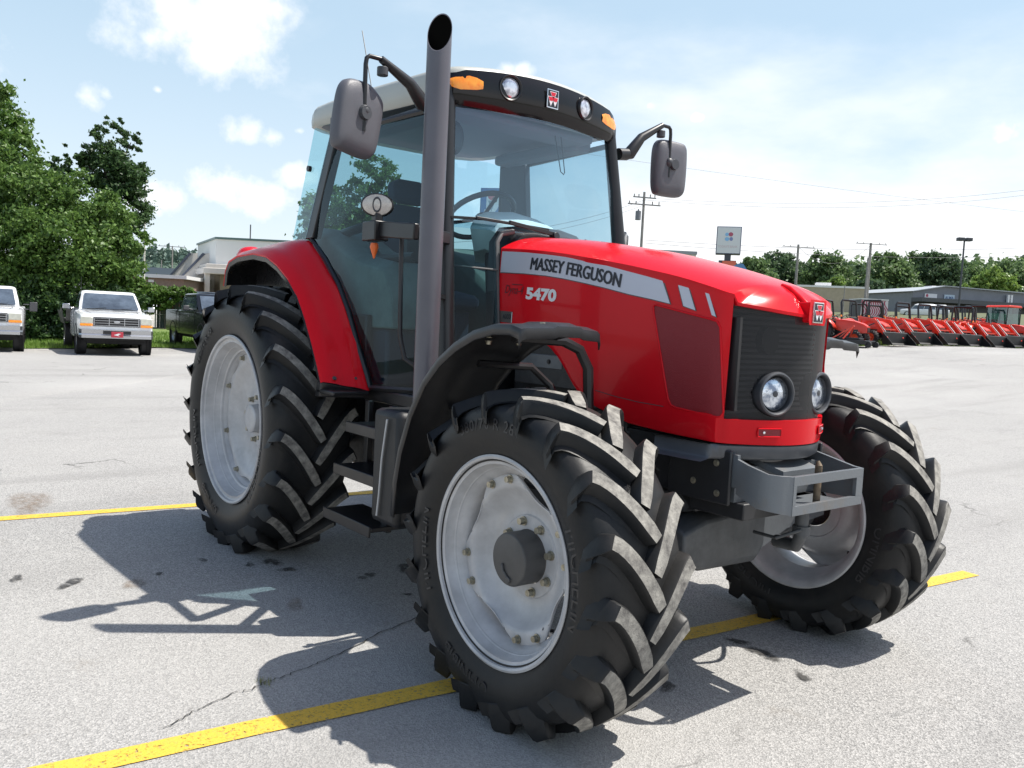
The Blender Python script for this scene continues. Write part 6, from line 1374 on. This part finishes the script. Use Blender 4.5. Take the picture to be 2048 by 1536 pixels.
b=MB(); zz=z(528); lbox(b,o0,*frame_(1457,58,(.97,-.24),None)[1:],-.6,.6,-.1,.6,z(536),z(521)); rb=b.build('small_sign_box',DKM,r); b=MB(); lbox(b,o0,*frame_(1457,58,(.97,-.24),None)[1:],-.35,.58,-.13,-.11,z(535),z(522)); b.build('small_sign_face',mat('orange_red',(.75,.16,.09),.5),rb)
P,ax,ay=frame_(1472,50,(1,-.1),None); z=lambda v:zof(v,1472,50)-P[2]; r=empty('canopy',tuple(P),label='small blue and white canopy peeking over the bonnet below the white sign',cat='canopy'); b=MB(); b.prism([(-.55,z(535)),(.4,z(540)),(.15,z(528)),(-.1,z(527))],lambda a,c:ax*a+np.array([0,0,c]),lambda a,c:ax*a+ay*1.5+np.array([0,0,c])); b.build('roof',mat('blue_cloth',(.08,.22,.42),.5),r)
for a in(-.4,.3): b=MB(); b.tube([tuple(ax*a),tuple(ax*a+np.array([0,0,z(539)]))],.04,6); b.build('post',WMET,r)
# D sign seen through the windscreen
r,cb,F,w_,z=sign(960,1008,376,432,52,'blue pylon sign with a white letter D seen through the windscreen',mat('sign_mid_blue',(.05,.16,.38),.4),mat('sign_navy',(.03,.09,.22),.4),(.97,-.22),thick=.5)
zc=(z(376)+z(432))/2; hh=z(376)-z(432)
b=MB(); L_=-.36; 
b.add([F(a,c) for a,c in [(L_-.12,zc-.66),(L_+.42,zc-.66),(L_+.42,zc+.66),(L_-.12,zc+.66),(L_-.12,zc+.50),(L_,zc+.44),(L_,zc-.44),(L_-.12,zc-.5)]],[tuple(range(8))],0)
arc=[(L_+.41+.42*math.sin(t),zc+.66*math.cos(t)) for t in np.linspace(0,PI,14)]; b.add([F(a,c,-.021) for a,c in arc],[tuple(range(14))],0)
b.build('letter',WHT,cb,smooth=False)
b=MB(); b.add([F(a,c,-.03) for a,c in blobp(L_+.34,zc+.36,.25,.25,18)],[tuple(range(18))],0); b.add([F(a,c,-.03) for a,c in [(L_+.12,zc+.08),(L_+.56,zc+.08),(L_+.34,zc-.62)]],[(0,1,2)],1); b.build('letter_mark',[mat('d_red',(.55,.12,.16),.5),mat('d_grey',(.25,.32,.38),.5)],cb,smooth=False)
# far flat building between cab and white sign
P,ax,ay=frame_(1352,110,(1,0),None); z=lambda v:zof(v,1352,110)-P[2]; r=empty('flat_roof_building',tuple(P),label='pale flat roofed building low on the horizon left of the white sign',cat='building'); b=MB(); lbox(b,o0,ax,ay,-3,2.2,0,8,-.3,z(508)); b.build('wall',STU,r); b=MB(); lbox(b,o0,ax,ay,-3.1,2.3,-.1,8.1,z(508),z(502)); b.build('roof_edge',mat('edge_grey',(.3,.32,.34),.5),r)
# tan building
P,ax,ay=frame_(1700,130,(.97,-.25),None); ax=ax*1.53; ay=ay*1.53; z=lambda v:zof(v,1700,130)-P[2]; r=empty('tan_building',tuple(P),label='tan flat roofed building behind the nose of the red tractor',cat='building')
b=MB(); lbox(b,o0,ax,ay,-7,1.6,0,7,-.3,z(577)); b.build('wall',TANW,r); b=MB(); lbox(b,o0,ax,ay,-7.1,1.7,-.1,7.1,z(577),z(573)); b.build('roof_edge',STUW,r); b=MB(); lbox(b,o0,ax,ay,-3.4,-1.9,1,2.2,z(573),z(566)); b.build('roof_unit',WMET,r,bevel=.05)
# grey metal building
P,ax,ay=frame_(1885,150,(.985,.17),590); ax=ax*1.875; ay=ay*1.875; z=lambda v:zof(v,1885,150)-P[2]; r=empty('metal_building',tuple(P),label='long grey gabled metal building with ALMA sign behind the orange tractors',cat='building')
b=MB(); b.prism([(-3.2,-.3),(11,-.3),(11,z(574)),(8.5,z(577)),(.1,z(573)),(-3.2,z(587))],lambda a,c:ax*a+np.array([0,0,c]),lambda a,c:ax*a+ay*14+np.array([0,0,c])); b.build('wall',GRM_,r)
b=MB(); b.prism([(-3.4,z(587)),(.1,z(573)),(8.6,z(577)),(11.2,z(574)),(11.2,z(572)),(8.6,z(575)),(.1,z(571.3)),(-3.5,z(586))],lambda a,c:ax*a-ay*.3+np.array([0,0,c]),lambda a,c:ax*a+ay*14+np.array([0,0,c])); b.build('roof',mat('roof_pale',(.34,.36,.38),.4),r)
b=MB(); lbox(b,o0,ax,ay,-3.3,11,-1.6,-.0,z(607),z(599)); b.build('awning',DKM,r); b=MB(); lbox(b,o0,ax,ay,-3.3,11,-.02,.0,-.2,z(607)); b.build('shopfront',DKM,r)
def board(x0,x1,v0,v1,m_,nm): b=MB(); lbox(b,o0,ax,ay,x0,x1,-.10,-.03,z(v1),z(v0)); return b.build(nm,m_,r)
o1=board(-1.95,-.65,589,599,WMET,'wall_sign'); b=MB(); b.add([ax*a-ay*.105+np.array([0,0,c]) for a,c in blobp(-1.72,z(593),.14,.3,8)],[tuple(range(8))]); b.build('sign_mark',mat('mark_red',(.4,.06,.1),.5),o1,smooth=False)
o1=board(.15,1.25,589,600,mat('sign_pale_blue',(.45,.55,.62),.5),'wall_sign'); b=MB(); place_text(b,'ALMA',lambda a,c:ax*(.22+a)-ay*.11+np.array([0,0,z(597.5)+c]),width=.95,height=.5,bold=.03); b.build('lettering',mat('navy_text',(.05,.10,.22),.5),o1,smooth=False)
for x in(1.0,5.0): b=MB(); lbox(b,o0,ax,ay,x,x+1.0,3,4.2,z(577),z(568)); b.build('roof_unit',WMET if x<3 else DKM,r,bevel=.05)
for x in(6.9,7.25): b=MB(); lbox(b,o0,ax,ay,x,x+.18,-.35,-.15,-.2,z(582)); b.build('corner_post',WMET,r)
# flag banner trailer
P,ax,ay=frame_(1748,100,(1,.1),None); ax=ax*1.79; ay=ay*1.79; z=lambda v:zof(v,1748,100)-P[2]; r=empty('banner_trailer',tuple(P),label='trailer wrapped in a waving red and white striped banner behind the orange tractors',cat='trailer')
b=MB(); lbox(b,o0,ax,ay,-.98,.92,0,1.6,z(634),z(600)); b.build('box',DKM,r); b=MB(); lbox(b,o0,ax,ay,-1.0,.94,-.05,1.65,z(600),z(598)); b.build('roof_edge',WMET,r)
b=MB(); n=12
for k in range(n):
    for j in range(12):
        x0=-.98+1.9*k/n; x1=-.98+1.9*(k+.55)/n; sh=lambda q:.16*math.sin(q*5.5)
        za=z(632)+(z(601)-z(632))*j/12; zb2=z(632)+(z(601)-z(632))*(j+1)/12
        cl=lambda q:min(max(q,-.98),.92)
        b.add([ax*cl(x0+sh(j/12))-ay*.02+np.array([0,0,za]),ax*cl(x1+sh(j/12))-ay*.02+np.array([0,0,za]),ax*cl(x1+sh((j+1)/12))-ay*.02+np.array([0,0,zb2]),ax*cl(x0+sh((j+1)/12))-ay*.02+np.array([0,0,zb2])],[(0,1,2,3)],0)
lbox(b,o0,ax,ay,-.98,.92,-.015,-.002,z(633),z(600.5),1)
b.build('banner',[mat('banner_red',(.38,.05,.10),.7),mat('banner_white',(.62,.58,.60),.7)],r,smooth=False)
for s in(-.5,.5): b=MB(); c=ax*s; b.lathe([(0,.3),(.2,.3)],c=tuple(c+np.array([0,0,.3])),ax=-ay,n=16,caps=True); b.build('wheel',TYR,r)
# ---- overhead wires
def wire(a,c,sag,label,rw=.022):
    A=at(*a); Cc_=at(*c); b=MB(); pts=[]
    for k in range(25): t=k/24; q=A+(Cc_-A)*t; q=q-np.array([0,0,sag*4*t*(1-t)]); pts.append(tuple(q))
    b.tube(pts,rw,5,caps=False); o=b.build('overhead_wire',mat('wire',(.10,.10,.11),.6)); tag(o,label=label,cat='wire',group='overhead wires')
wire((1291,396,58),(2300,340,70),1.3,'upper overhead wire rising to the right from the pole with transformer',.012)
wire((1291,400,58),(2300,348,70),1.45,'second overhead wire just under the upper rising one',.012)
wire((1050,290,50),(2300,450,85),.3,'thin overhead wire slanting down to the right across the sky',.009)
wire((1289,480,58),(2300,478,85),.9,'overhead wire passing just above the treeline, upper of the low pair',.015)
wire((1289,486,58),(2300,496,85),1.0,'overhead wire crossing the treetops, lower of the low pair',.015)
wire((1291,399,58),(900,475,45),.5,'overhead wire running left behind the windscreen from the pole with transformer',.012)
wire((1291,409,58),(900,485,45),.5,'lower overhead wire running left behind the windscreen',.011)
wire((1597,494,105),(1742,490,105),2.2,'drooping wire strung between the two crossarm poles',.02)
